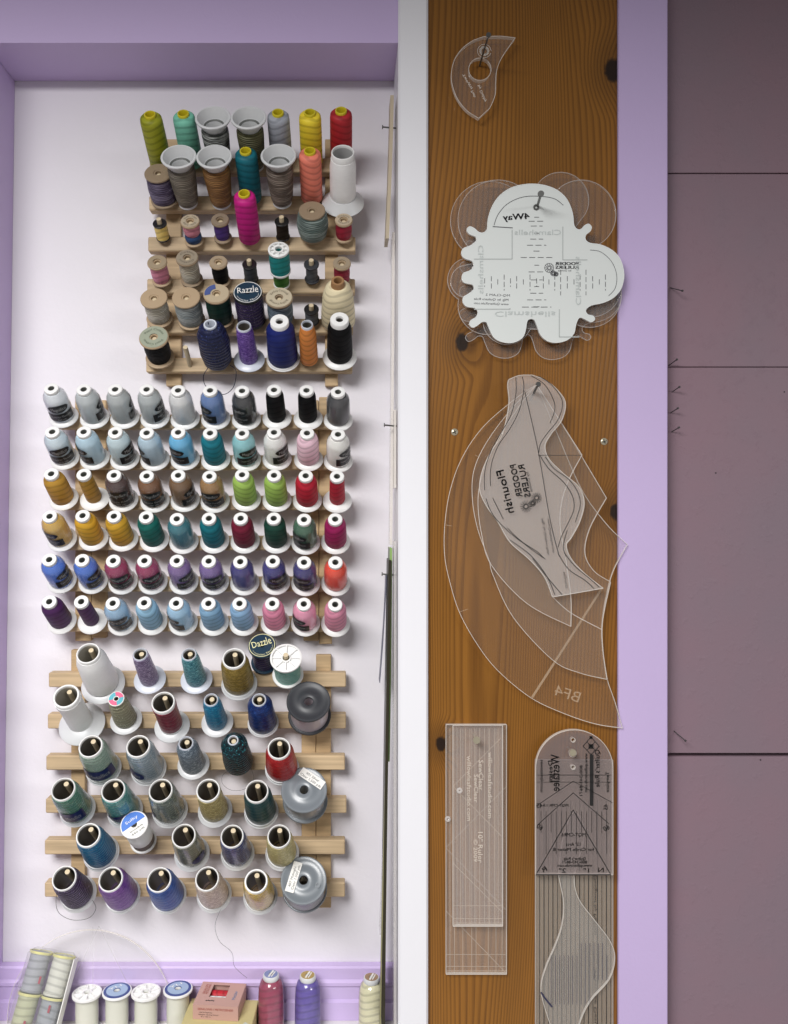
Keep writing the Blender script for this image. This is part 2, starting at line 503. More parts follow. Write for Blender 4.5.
struct('trim_2', MB().box((XW1+0.0004, FRONT, ZS-0.3), (XL1, -0.03, Z0+0.95), ch=0.0012), M_lilac)
mv = MB()
YM = -0.062
zj = [Z0+0.95] + [W(700, p, YM).z for p in (173, 367, 755)] + [ZS-0.3]
for i in range(4):
    gap = 0.0022 if i == 3 else 0.0005
    g2 = 0.0022 if i == 2 else 0.0005
    mv.box((XL1+0.0006, YM + (0.0012 if i % 2 else 0), zj[i+1]+g2), (0.78, YM+0.02, zj[i]-gap), ch=0.0006)
mv.box((XL1+0.0006, YM+0.012, ZS-0.3), (0.78, YM+0.03, Z0+0.95))
struct('wall_right', mv, M_mauve)
# moulded baseboard and shelf at the bottom of the niche
bb = MB()
zb_top = W(200, 961.5, 0).z
prof = [(0.0, zb_top), (-0.010, zb_top), (-0.012, zb_top-0.002), (-0.012, zb_top-0.016), (-0.015, zb_top-0.019), (-0.015, zb_top-0.023), (-0.0125, zb_top-0.0255),
        (-0.0125, W(200, 999, -0.0125).z), (-0.016, W(200, 1001, -0.0125).z), (-0.016, ZS+0.0003), (0.0, ZS+0.0003)]
xa, xb = -0.4472, XR0-0.0006
n = len(prof)
bb.add([(xa, p[0]-0.0006, p[1]) for p in prof] + [(xb, p[0]-0.0006, p[1]) for p in prof],
       [(i, (i+1) % n, n+(i+1) % n, n+i) for i in range(n)] + [tuple(reversed(range(n))), tuple(range(n, 2*n))])
struct('baseboard_back', bb, M_lilac)
struct('trim_3', MB().box((-0.4475, -0.12, ZS-0.03), (XR0-0.0006, -0.0006, ZS)), M_shelf)

# ------------------------------------------------------------------ racks
STY = -0.010; RLY = -0.025; RH = 0.0092       # stile front, rail front, half rail height
RACK = {}
def make_rack(key, label, rails, stiles, elev):
    name = 'spool_rack'
    Mx = Matrix.Translation(W((rails[0][0]+rails[0][1])/2, rails[-1][2], 0))
    root = empty(name, Mx)
    tag(root, label, 'thread rack', 'wooden spool racks on the niche wall')
    inv = Mx.inverted()
    for xa, xb, ya, yb in stiles:
        a, b = W(xa, yb, STY), W(xb, ya, STY)
        MB().box((a.x, STY, a.z), (b.x, -0.0004, b.z), ch=0.0008, M=inv).build('stile', M_stile, root, smooth=False)
    rr = []
    for xa, xb, y in rails:
        a, b = W(xa, y, RLY), W(xb, y, RLY)
        r = MB().box((a.x, RLY, a.z-RH), (b.x, STY-0.0002, a.z+RH), ch=0.0012, M=inv).build('rail', M_rail, root, smooth=False)
        rr.append((r, a.z))
    RACK[key] = dict(root=root, rails=rr, elev=math.radians(elev), inv=inv)
make_rack('u', 'upper wooden peg rack of six rails holding tall tubes and old wooden spools',
          [(149.5, 353, 165), (149, 352, 203), (148, 355.5, 244), (147, 355, 286), (147, 353, 326), (146, 352.5, 365)],
          [(166, 181, 139, 386), (325, 338, 139, 386)], 29)
ROWC = [423, 465, 508, 551, 594, 636]
make_rack('m', 'middle wooden peg rack crowded with ten columns of small white capped cones',
          [(58, 346, y) for y in (421.7, 462.4, 502.9, 543.2, 584.4, 624.5)],
          [(75, 91, 397, 641), (91.4, 106, 400, 638), (303.5, 318.6, 400, 641), (319, 332, 397, 644)], 34)
make_rack('l', 'lower wooden peg rack with six wide rails of larger cones and grey reels',
          [(48.5, 346, 680), (47.5, 346, 721.5), (46, 345, 763), (45.5, 346.5, 806), (44.5, 345, 847.5), (44.5, 345, 890)],
          [(71, 85, 650, 900), (301.5, 315.6, 690, 908), (316, 331, 655, 908)], 40)

# ------------------------------------------------------------------ spools on the racks
DEV = []
def seat(key, ri, px, py, L, rb, sag, peg_len, peg_r=0.003, peg=True):
    """matrix of a spool whose top centre shows at (px, py); its peg is added to the rail"""
    R = RACK[key]; e = R['elev']; ce, se = math.cos(e), math.sin(e)
    T = min(RH, rb) * se + sag * se / ce + 0.0008 + L
    top = W(px, py, RLY - T*ce)
    ax = Vector((0, -ce, se)); up = Vector((0, se, ce))
    base = top - ax*L
    p = base + up*sag
    root = p - ax*((RLY + 0.006 - p.y) / ce)
    rail, rz = R['rails'][ri]
    DEV.append((key, ri, px, round((root + ax*(0.006/ce)).z*1000 - rz*1000, 1)))
    if peg:
        tip = p + ax*peg_len
        MB().tube([R['inv'] @ root, R['inv'] @ (tip - ax*0.0006), R['inv'] @ tip], peg_r, 10).build('peg', M_peg, rail)
    return Matrix(((1, 0, 0, base.x), (0, up.y, ax.y, base.y), (0, up.z, ax.z, base.z), (0, 0, 0, 1)))

def prof_r(prof, z):
    for (r0, z0), (r1, z1) in zip(prof, prof[1:]):
        if min(z0, z1) <= z <= max(z0, z1) and z1 != z0:
            return r0 + (r1-r0)*(z-z0)/(z1-z0)
    return prof[-1][0]
def patch(mb, prof, z0, z1, half, shape='rect', eps=0.0003, mi=0, n=14):
    """a curved label on a turned body, centred on local -Y"""
    cols = []
    for i in range(n+1):
        t = -1 + 2*i/n
        a = -math.pi/2 + t*half
        k = math.sqrt(max(0.0, 1 - t*t)) if shape == 'oval' else 1.0
        if shape == 'wave': k = 0.55 + 0.35*math.sin(t*2.4 + 0.8) if abs(t) < 0.98 else 0.2
        zc, h = (z0+z1)/2, (z1-z0)/2*max(k, 0.02)
        cols.append([(a, zc + h*q) for q in (-1, -0.33, 0.33, 1)])
    vs = []; fs = []
    for c in cols:
        for a, z in c:
            r = prof_r(prof, z) + eps
            vs.append((r*math.cos(a), r*math.sin(a), z))
    for i in range(n):
        for k in range(3):
            fs.append((i*4+k, (i+1)*4+k, (i+1)*4+k+1, i*4+k+1))
    mb.add(vs, fs, mi)
def wrap_text(mb, body, prof, zc, h, width, eps=0.0006, mi=0, slant=0.0):
    vs, fs = text_geo(body)
    w0 = text_width(body); k = h/0.7; kx = width/w0
    out = []
    for a, b in vs:
        z = zc + (b-0.33)*k + (a-w0/2)*kx*slant
        r = prof_r(prof, z) + eps
        th = -math.pi/2 + (a - w0/2)*kx/r
        out.append((r*math.cos(th), r*math.sin(th), z))
    mb.add(out, fs, mi)
def rotz(a): return Matrix.Rotation(math.radians(a), 4, 'Z')
def reuse(o, parent, M=None):
    c = o.copy(); COL.objects.link(c); c.parent = parent
    if M is not None: c.matrix_local = M
    return c
def recolor(o, m):
    o.material_slots[0].link = 'OBJECT'; o.material_slots[0].material = m
    return o

_im = {}
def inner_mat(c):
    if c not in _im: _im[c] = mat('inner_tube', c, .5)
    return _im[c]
# --- the small white capped cones of the middle rack: meshes shared by all copies
LK = 0.054
mk_base = [(0.0037,0),(0.0180,0),(0.0184,0.0006),(0.0184,0.0015),(0.0178,0.0022),(0.0142,0.0050),(0.0037,0.0050)]
mk_cap = [(0.0037,0.0480),(0.0078,0.0480),(0.0087,0.0492),(0.0089,0.0520),(0.0085,0.0535),(0.0076,0.0540),(0.0044,0.0540),(0.0038,0.0535)]
MKF = {'full': [(0.0037,0.0049),(0.0134,0.0049),(0.0143,0.0075),(0.0143,0.022),(0.0139,0.0375),(0.0130,0.0420),(0.0092,0.0488),(0.0037,0.0488)],
       'wound': [(0.0037,0.0049),(0.0130,0.0049),(0.0139,0.0080),(0.0138,0.022),(0.0133,0.0390),(0.0122,0.0438),(0.0092,0.0485),(0.0037,0.0485)],
       'mid': [(0.0037,0.0049),(0.0110,0.0049),(0.0117,0.0075),(0.0115,0.022),(0.0110,0.0420),(0.0102,0.0460),(0.0090,0.0485),(0.0037,0.0485)],
       'thin': [(0.0037,0.0049),(0.0092,0.0049),(0.0099,0.0075),(0.0096,0.022),(0.0091,0.0420),(0.0088,0.0460),(0.0086,0.0485),(0.0037,0.0485)]}
mk = {}
def mini_parts():
    if mk: return
    mk['base'] = MB().lathe(mk_base, 40).build('base', M_wplast)
    mk['cap'] = MB().lathe(mk_cap, 32).lathe([(0.0036,0.020),(0.00365,0.0531)], 24, 1, closed=False).build('cap', [M_wplast, inner_mat((.22,.23,.21))])  # grey liner puts the shade inside the cap hole into the colour
    for k, p in MKF.items(): mk[k] = MB().lathe(p, 36).build('wound_thread', M_wplast)
    wp = [(r+0.0005, z) for r, z in MKF['full'][1:7]]
    mk['wrap'] = MB().lathe(wp, 36, closed=False).build('shrink_wrap', M_wrap)
    mb = MB(); wp2 = [(r+0.0007, z) for r, z in MKF['full'][1:7]]
    patch(mb, wp2, 0.0245, 0.0365, math.radians(52), 'oval'); patch(mb, wp2, 0.0095, 0.0225, math.radians(66))
    mk['label'] = mb.build('label', M_label)
    mb = MB(); wrap_text(mb, 'Magnifico', wp2, 0.0305, 0.0050, 0.019); wrap_text(mb, 'Superior Threads', wp2, 0.0178, 0.0030, 0.025); wrap_text(mb, '500 yds', wp2, 0.0128, 0.0024, 0.011)
    mk['lettering'] = mb.build('lettering', M_letter)
mini_parts()
proto_used = set()
def take(key, parent, M=None):
    """the first use takes the shared part itself, later uses copy it"""
    o = mk[key]
    if key in proto_used: return reuse(o, parent, M)
    proto_used.add(key); o.parent = parent
    if M is not None: o.matrix_local = M
    return o
ORD = ['first', 'second', 'third', 'fourth', 'fifth', 'sixth', 'seventh', 'eighth', 'ninth', 'tenth']
RNAME = ['top', 'second', 'third', 'fourth', 'fifth', 'bottom']
S = lambda *a: a
# per cone: words, colour, winding, label turn (None = no label), wrapped
mini = [
 [S('silver', (196,201,206), 'full', -8, 1), S('silver', (170,176,178), 'full', 78, 1), S('dull silver', (160,165,166), 'full', 92, 1), S('grey silver', (160,166,167), 'full', 62, 1), S('white silver', (196,197,197), 'full', None, 1),
  S('denim blue', (84,112,160), 'full', -62, 1), S('charcoal black', (38,40,43), 'full', -40, 1), S('matt black', (14,14,16), 'mid', None, 0), S('matt black', (12,12,14), 'mid', None, 0), S('charcoal', (50,51,54), 'full', None, 1)],
 [S('ice blue', (186,200,208), 'full', -6, 1), S('pale blue', (166,192,206), 'full', -72, 1), S('pale ice grey', (176,194,200), 'full', 48, 1), S('pale blue grey', (162,184,198), 'full', -88, 1), S('sky blue', (94,168,208), 'full', -48, 1),
  S('deep teal', (20,112,128), 'wound', None, 0), S('pale aqua', (128,182,188), 'full', 22, 1), S('pearl white', (222,220,212), 'full', 48, 1), S('pale pink', (226,190,204), 'wound', None, 0), S('cream white', (224,220,208), 'full', 56, 1)],
 [S('old gold', (176,134,52), 'wound', None, 0), S('old gold thin', (168,128,48), 'thin', None, 0), S('dark brown', (62,42,40), 'full', -14, 1), S('chestnut brown', (108,70,38), 'full', -6, 1), S('walnut brown', (104,76,46), 'full', 55, 1),
  S('tan brown', (140,106,62), 'full', -16, 1), S('spring green', (150,182,88), 'wound', None, 0), S('spring green', (146,178,84), 'wound', None, 0), S('cherry red', (172,26,48), 'wound', None, 0), S('cherry red thin', (168,24,46), 'thin', None, 0)],
 [S('sandy gold', (190,156,78), 'full', -55, 1), S('golden yellow', (200,154,44), 'wound', None, 0), S('golden yellow', (198,154,46), 'wound', None, 0), S('bottle green', (14,96,88), 'wound', None, 0), S('dusky teal', (40,108,120), 'full', None, 1),
  S('teal', (10,104,116), 'wound', None, 0), S('maroon', (112,22,48), 'wound', None, 0), S('forest green', (18,62,50), 'wound', None, 0), S('moss green', (52,92,70), 'full', -44, 1), S('wine pink', (146,24,84), 'wound', None, 0)],
 [S('cornflower blue', (70,112,196), 'full', 44, 1), S('cornflower blue', (66,108,192), 'full', 40, 1), S('raspberry', (138,40,82), 'full', -2, 1), S('raspberry', (140,42,84), 'full', 10, 1), S('dusty purple', (116,92,142), 'full', 36, 1),
  S('dusty purple', (112,90,144), 'full', 4, 1), S('ink violet', (50,44,110), 'full', None, 1), S('ink violet', (48,44,112), 'full', 22, 1), S('ink violet', (50,46,106), 'full', -24, 1), S('orange red', (214,66,40), 'full', None, 1)],
 [S('dark plum', (70,32,82), 'wound', None, 0), S('dark plum thin', (70,30,80), 'thin', None, 0), S('misty blue', (140,172,198), 'full', -6, 1), S('powder blue', (140,180,206), 'wound', None, 0), S('powder blue', (148,184,212), 'full', -60, 1),
  S('powder blue', (128,166,196), 'wound', None, 0), S('powder blue', (136,172,206), 'wound', None, 0), S('rose pink', (212,132,160), 'wound', None, 0), S('rose pink', (216,142,168), 'full', -48, 1), S('rose pink', (208,136,160), 'wound', None, 0)]]
mpx = [
 [(51,388),(83.5,389),(115,389),(146.5,389),(178,390),(210,390),(242,390.5),(274,389.5),(306.5,390),(338,391.5)],
 [(52,431.5),(83.5,431.5),(115,432),(146.5,432.5),(178,432),(210,432.7),(242,433),(274,432),(307,432.7),(338,434)],
 [(51,473.5),(83.5,474),(113.7,475),(146.5,475.7),(178,475),(209.3,476),(242,474.4),(274,475),(305.7,475.4),(337,476)],
 [(49.4,516),(82.4,515.3),(113.7,515.9),(145.9,516.6),(176.7,518.5),(208.8,518),(240.6,518),(273.7,518),(304,519.2),(335.2,518.8)],
 [(49,559.3),(81.8,559.8),(113,560.4),(144.3,560.4),(176.7,560.4),(208.6,560.8),(240.2,561.4),(272.7,560.8),(304,562),(335.4,562)],
 [(49,601.4),(81,601.4),(112.6,603),(144,602.5),(176,603),(208.3,603.2),(239.4,603.2),(272.2,603.2),(303.8,603.7),(335.2,604.2)]]
for r in range(6):
    for c in range(10):
        words_, rgb, form, turn, wr = mini[r][c]
        px, py = mpx[r][c]
        M = seat('m', r, px, py, LK, 0.0184, 0.0004, 0.030)
        root = empty('thread_cone', M)
        state = 'wrapped' if wr else 'bare'
        what = ' label facing front' if (turn is not None and abs(turn) < 20) else ''
        tag(root, f'{words_} {state} thread cone{what}, {ORD[c]} from left in {RNAME[r]} row, middle rack', 'thread cone', 'white capped thread cones on the middle rack')
        take('base', root); take('cap', root)
        recolor(take(form, root, rotz(random.uniform(0, 360))), thread(rgb, 'smooth' if wr else 'plain'))
        if wr: take('wrap', root)
        if turn is not None:
            lb = take('label', root, rotz(turn + 26*(345-px)/300)); take('lettering', lb)

# --- cones with open tops (lower rack and some of the upper rack)
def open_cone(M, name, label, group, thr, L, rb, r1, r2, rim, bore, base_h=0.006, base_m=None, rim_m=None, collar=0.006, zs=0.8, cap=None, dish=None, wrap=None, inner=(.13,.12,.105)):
    root = empty(name, M)
    tag(root, label, 'thread cone', group)
    base_m = base_m or M_tplast; rim_m = rim_m or M_wplast
    hb = base_h
    b2 = min(bore*1.12, bore + 0.003)
    if rb:
        d = dish or r1 + 0.001
        MB().lathe([(b2,0),(rb-0.0006,0),(rb,0.0007),(rb,0.0016),(rb-0.0010,0.0024),(d,hb),(b2,hb)], 44).build('base', base_m, root)
    z0 = hb - 0.0001
    zt = L - collar
    zsh = z0 + (zt - z0)*zs
    tp = [(bore+0.0012, z0),(r1*0.94, z0),(r1, z0+0.0025),(r1*0.985+r2*0.015, z0+(zsh-z0)*0.3),(r2+(r1-r2)*0.25, z0+(zsh-z0)*0.75),(r2, zsh),(max(rim+0.0006, r2-(r2-rim)*0.45), zsh+(zt-zsh)*0.55),(rim+0.0005, zt),(bore+0.0012, zt)]
    MB().lathe(tp, 44).build('wound_thread', thr, root, M=rotz(random.uniform(0, 360)))
    # inner tube with its rim showing above the thread
    tb = MB().lathe([(bore,L-0.0035),(bore,L-0.001),(bore+0.0005,L),(rim-0.0007,L),(rim,L-0.0009),(rim,L-collar),(bore+0.0010,L-collar-0.0002),(b2+0.0010,0.0002)], 44, closed=False).build('tube', rim_m, root)
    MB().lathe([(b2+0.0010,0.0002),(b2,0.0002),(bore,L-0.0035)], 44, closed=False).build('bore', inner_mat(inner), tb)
    if wrap:
        z0w, z1w, half, turn, txt, shape = wrap
        wp = [(a+0.0008, z) for a, z in tp[1:8]]
        MB().lathe([(a-0.0003, z) for a, z in wp], 40, closed=False).build('shrink_wrap', M_wrap, root)
        mb = MB(); patch(mb, wp, z0w, z1w, math.radians(half), shape)
        lb = mb.build('label', M_navylabel, root, M=rotz(turn))
        if txt:
            mb = MB(); wrap_text(mb, txt, wp, (z0w+z1w)/2, (z1w-z0w)*0.36, r1*math.radians(half)*1.3, slant=0.1)
            mb.build('lettering', M_letter, lb)
    if cap: cap(root, L)
    return root
def reel_tail(root, pts, m, r=0.00035):
    MB().tube(smooth_loop(pts, 6, False), r, 5).build('loose_thread', m, root)

GL = 'thread cones and reels on the lower rack'
LOW = 'lower rack'
def low(ri, px, py, label, thr, L, rb, r1, r2, rim, bore, **k):
    L *= 1.16
    sag = k.pop('sag', bore - 0.0036)
    pl = k.pop('pl', L*0.9)
    nm = k.pop('name', 'thread_cone')
    M = seat('l', ri, px, py, L, rb if rb else r1, sag, pl)
    return open_cone(M, nm, label, GL, thr, L, rb, r1, r2, rim, bore, **k), M
T = thread
# row 1
low(0, 88, 653, 'large cream white cone on a broad white foot, top row of the lower rack', T((246,243,230),'smooth'), .068, .027, .0205, .0182, .0140, .0118, collar=.005, dish=.021, inner=(.42,.40,.35))
low(0, 140, 654, 'small lavender foil thread cone in the top row of the lower rack', T((120,98,140), 'metal', (196,184,214)), .056, .020, .0118, .0104, .0088, .0072, rim_m=M_greyplast, base_m=M_greyplast, base_h=.004, collar=.0022)
low(0, 189, 654, 'small aqua foil thread cone in the top row of the lower rack', T((48,120,138), 'metal', (150,216,222)), .056, .020, .0128, .0110, .0088, .0072, rim_m=M_greyplast, base_m=M_greyplast, base_h=.004, collar=.0022)
low(0, 233.8, 658, 'old gold thread cone with white rim, top row of the lower rack', T((130,108,44), 'metal', (176,150,78)), .057, .0225, .0190, .0172, .0140, .0118, collar=.004)
# row 2
low(1, 66, 696, 'white cone narrowing to a broad white foot, second row of the lower rack', T((246,245,238),'smooth'), .066, .0285, .0150, .0150, .0155, .0128, collar=.006, base_h=.010, dish=.016, inner=(.42,.40,.35))
def pinkcap(root, L):
    c = MB().lathe([(0.0028,L-.001),(0.0094,L-.001),(0.0098,L),(0.0094,L+.0008),(0.0028,L+.0008)], 32).build('cap', M_paper, root)
    mb = MB()
    for k, m in ((0, 1), (1, 2), (2, 1), (3, 2)):
        a0 = k*math.pi/2 + .3
        pts = [(0.0036*math.cos(a0+t*.26), 0.0036*math.sin(a0+t*.26), L+.0010) for t in range(7)] + [(0.0088*math.cos(a0+t*.26), 0.0088*math.sin(a0+t*.26), L+.0010) for t in range(6, -1, -1)]
        mb.add(pts, [tuple(range(13, -1, -1))] if False else [tuple(reversed(range(14)))], m - 1)
    mb.build('label', [mat('pink_print', lin((214,98,132)), .4), mat('teal_print', lin((88,168,182)), .4)], c, smooth=False)
low(1, 116.3, 699, 'olive silver sparkling cone with pink and blue paper top, lower rack', T((138,136,112), 'glitter', (226,224,196)), .050, .020, .0140, .0118, .0085, .0040, base_h=.004, collar=.0022, cap=pinkcap, sag=.0004, pl=.045)
low(1, 163, 702, 'crimson thread cone with white rim, second row of the lower rack', T((118,18,44), 'metal', (150,36,66)), .058, .0220, .0142, .0140, .0140, .0120, collar=.006)
low(1, 211, 699.5, 'slim turquoise thread cone, second row of the lower rack', T((22,112,156), 'metal', (60,160,196)), .055, .0200, .0130, .0114, .0086, .0070, rim_m=M_greyplast, base_h=.004, collar=.0022)
low(1, 259, 699.5, 'shiny navy thread cone, second row of the lower rack', T((18,36,92), 'metal', (44,80,150)), .056, .0195, .0172, .0150, .0086, .0070, rim_m=M_greyplast, base_h=.004, collar=.0022)
# row 3
low(2, 90.4, 746, 'pale green sparkling cone in a wrap with navy label, lower rack', T((142,168,152), 'glitter', (214,232,222)), .060, .0220, .0195, .0172, .0142, .0122, collar=.0045, wrap=(.014,.036,62,10,'Metallics','rect'))
low(2, 138, 746, 'pale blue sparkling cone in a wrap with navy label, lower rack', T((146,164,176), 'glitter', (216,226,234)), .060, .0220, .0192, .0170, .0142, .0122, collar=.0045, wrap=(.014,.034,40,-34,'Metallics','oval'))
low(2, 185.8, 743, 'slim blue grey foil thread cone, third row of the lower rack', T((92,108,124), 'metal', (176,188,198)), .056, .0200, .0150, .0132, .0090, .0074, rim_m=M_greyplast, base_h=.004, collar=.0022)
rT, _m = low(2, 233, 740, 'black and teal glitter cone without foot, third row of the lower rack', T((16,34,42), 'glitter', (60,170,180)), .058, 0, .0182, .0160, .0066, .0048, base_h=.0008, collar=.0012, zs=.82, rim_m=M_greyplast)
low(2, 279, 748, 'bright red thread cone with white rim, third row of the lower rack', T((166,24,30), 'metal', (196,52,52)), .0545, .0215, .0195, .0172, .0138, .0118, collar=.0045)
# row 4
low(3, 63, 789, 'green sparkling cone in a wrap with navy label, fourth row, lower rack', T((66,126,104), 'glitter', (150,214,190)), .060, .0220, .0190, .0168, .0142, .0124, collar=.0040, wrap=(.014,.036,44,14,'Metallics','rect'))
low(3, 113, 790, 'teal sparkling cone in a wrap with navy label, fourth row, lower rack', T((60,140,136), 'glitter', (150,220,214)), .060, .0220, .0190, .0168, .0142, .0124, collar=.0040, wrap=(.014,.034,58,4,'Metallics','wave'))
low(3, 160.5, 790, 'grey green sparkling cone in clear wrap, fourth row, lower rack', T((96,110,104), 'glitter', (176,190,160)), .060, .0220, .0190, .0168, .0142, .0124, collar=.0040, wrap=(.016,.032,26,-62,None,'oval'))
low(3, 208, 790, 'pale gold foil thread cone, fourth row of the lower rack', T((166,148,86), 'metal', (232,220,160)), .060, .0215, .0168, .0150, .0142, .0122, collar=.0045)
low(3, 256.7, 791, 'dark bottle green thread cone, fourth row of the lower rack', T((16,62,66), 'metal', (30,88,92)), .060, .0215, .0188, .0168, .0140, .0122, collar=.0045)
# row 5
low(4, 88, 835, 'blue teal sparkling cone, fifth row of the lower rack', T((22,100,140), 'glitter', (90,180,206)), .060, .0222, .0196, .0172, .0144, .0124, collar=.0040)
low(4, 183.6, 835.5, 'grey olive cone in a wrap with small navy label, fifth row, lower rack', T((112,116,96), 'glitter', (190,190,150)), .060, .0220, .0178, .0158, .0142, .0124, collar=.0040, wrap=(.014,.030,34,50,None,'oval'))
low(4, 232, 836, 'navy sparkling cone in clear wrap, fifth row of the lower rack', T((40,52,112), 'glitter', (130,150,206)), .058, .0210, .0176, .0158, .0138, .0120, collar=.0040, wrap=(.016,.018,8,-70,None,'oval'))
low(4, 279, 836, 'pale yellow gold thread cone, fifth row of the lower rack', T((186,174,116), 'metal', (226,216,160)), .058, .0212, .0178, .0160, .0140, .0122, collar=.0045)
# row 6
rA, mA = low(5, 64, 878, 'dark purple glitter cone with trailing dark thread, bottom row, lower rack', T((48,30,66), 'glitter', (150,130,180)), .060, .0222, .0192, .0170, .0144, .0126, collar=.0035)
low(5, 110.5, 879, 'violet thread cone, second from left in bottom row of lower rack', T((112,62,148), 'metal', (146,96,180)), .060, .0220, .0200, .0178, .0144, .0126, collar=.0035)
low(5, 159, 879.5, 'royal blue thread cone, third from left in bottom row of lower rack', T((24,70,150), 'metal', (54,106,184)), .060, .0220, .0200, .0178, .0144, .0126, collar=.0035)
rP, _m = low(5, 207, 878.5, 'pinkish cream foil thread cone in bottom row of lower rack', T((190,168,152), 'metal', (240,228,214)), .060, .0218, .0186, .0166, .0142, .0124, collar=.0040)
low(5, 256, 881, 'yellow and tan wrapped cone with torn silver top, bottom row, lower rack', T((206,170,74), 'metal', (250,222,104)), .058, .0215, .0182, .0168, .0140, .0116, collar=.0050, wrap=(.016,.018,8,-75,None,'oval'))
def hang(name_root, pts): reel_tail(name_root, [Vector(p) for p in pts], M_inkgrey, .00022)
hang(rT, ((-.012,-.012,.004),(-.019,-.017,.000),(-.018,-.026,-.004),(-.006,-.033,-.006),(.010,-.031,-.006),(.020,-.020,-.002),(.016,-.008,.004)))
hang(rP, ((.010,-.018,.003),(.004,-.034,-.004),(.010,-.050,-.010),(.026,-.062,-.014),(.030,-.076,-.020),(.046,-.088,-.022)))
reel_tail(rA, [Vector(p) for p in ((.018,-.006,.004),(.024,-.016,-.002),(.016,-.026,-.006),(-.004,-.028,-.006),(-.022,-.020,-.004),(-.028,-.004,-.001),(-.026,.016,.004))], M_ink, .0003)

# flat flanged reels of the lower rack
def flanged_reel(M, label, group, rf, h, rc, fl_m, core_m, hole=.0054, ft=.0035, ribs=False, name='thread_reel', core_r2=None, seg=48):
    root = empty(name, M); tag(root, label, 'thread reel', group)
    for z, top in ((0, False), (h-ft, True)):
        MB().lathe([(hole,z),(rf-.0008,z),(rf,z+.0008),(rf,z+ft-.0008),(rf-.0008,z+ft),(rf*.86,z+ft),(rf*.82,z+ft-.0008),(rf*.5,z+ft-.0010),(rf*.45,z+ft-.0002),(hole+.001,z+ft-.0002),(hole,z+ft-.0008)] if top else
                   [(hole,z),(rf-.0008,z),(rf,z+.0008),(rf,z+ft-.0008),(rf-.0008,z+ft),(hole,z+ft)], seg).build('flange', fl_m, root)
    r2 = core_r2 or rc
    MB().lathe([(hole+.0002,ft-.0001),(rc,ft-.0001),((rc+r2)/2+.0004,h/2),(r2,h-ft+.0001),(hole+.0002,h-ft+.0001)], seg).build('wound_thread', core_m, root)
    return root
def flange_sticker(root, lines, h, ang, off, w, hgt):
    mb = MB(); Mx = Matrix.Translation((0,0,h+.0003)) @ rotz(ang)
    mb.box((-w/2, off-hgt/2, 0), (w/2, off+hgt/2, .0004), M=Mx)
    st = mb.build('sticker', M_paper, root, smooth=False)
    mb = MB()
    for i, t in enumerate(lines):
        vs, fs = text_geo(t); w0 = text_width(t); k = hgt*.27/.7; kx = min(k*1.1, w*.9/w0)
        mb.add([((a-w0/2)*kx, off + hgt*.17 - i*hgt*.40 + (b-.33)*k, .00055) for a, b in vs], fs, 0, Mx)
    mb.build('lettering', M_ink, st, smooth=False)
def small_holes(root, h, spots):
    mb = MB()
    for x, y, r in spots:
        mb.lathe([(r*.55, h+.0002),(r, h+.0002),(r, h+.0008),(r*.55, h+.0008)], 16, 0, Matrix.Translation((x,y,0)))
    return mb.build('hole_rim', M_sgrey, root)
M_mono = mat('clear_nylon_thread', (0.46, 0.40, 0.44), 0.25, spec=0.7)
M_monog = mat('smoke_nylon_thread', (0.26, 0.27, 0.28), 0.25, spec=0.7)
M_monob = mat('midnight_nylon_thread', (0.018, 0.020, 0.026), 0.22, spec=0.7)
M = seat('l', 1, 308.5, 701, .040, .027, .0008, .008)
r = flanged_reel(M, 'large charcoal reel of clear pinkish nylon thread at end of second row, lower rack', GL, .027, .040, .0235, M_dgrey, M_mono)
M = seat('l', 3, 304, 789.5, .040, .0282, .0008, .008)
r = flanged_reel(M, 'grey reel of smoke nylon with sticker across its top edge, lower rack', GL, .0282, .040, .0245, M_sgrey, M_monog)
flange_sticker(r, ['401 Silver', 'Clear 1,500 yds'], .040, -34, .0165, .034, .0115)
M = seat('l', 5, 303.5, 880, .040, .0282, .0008, .008)
r = flanged_reel(M, 'grey reel of midnight nylon with sticker down one side, bottom of lower rack', GL, .0282, .040, .0268, M_sgrey, M_monob)
flange_sticker(r, ['407 Midnight', 'Clear 1,500 yds'], .040, 74, .0125, .036, .0110)
small_holes(r, .040, [(.0175,-.006,.0032)])

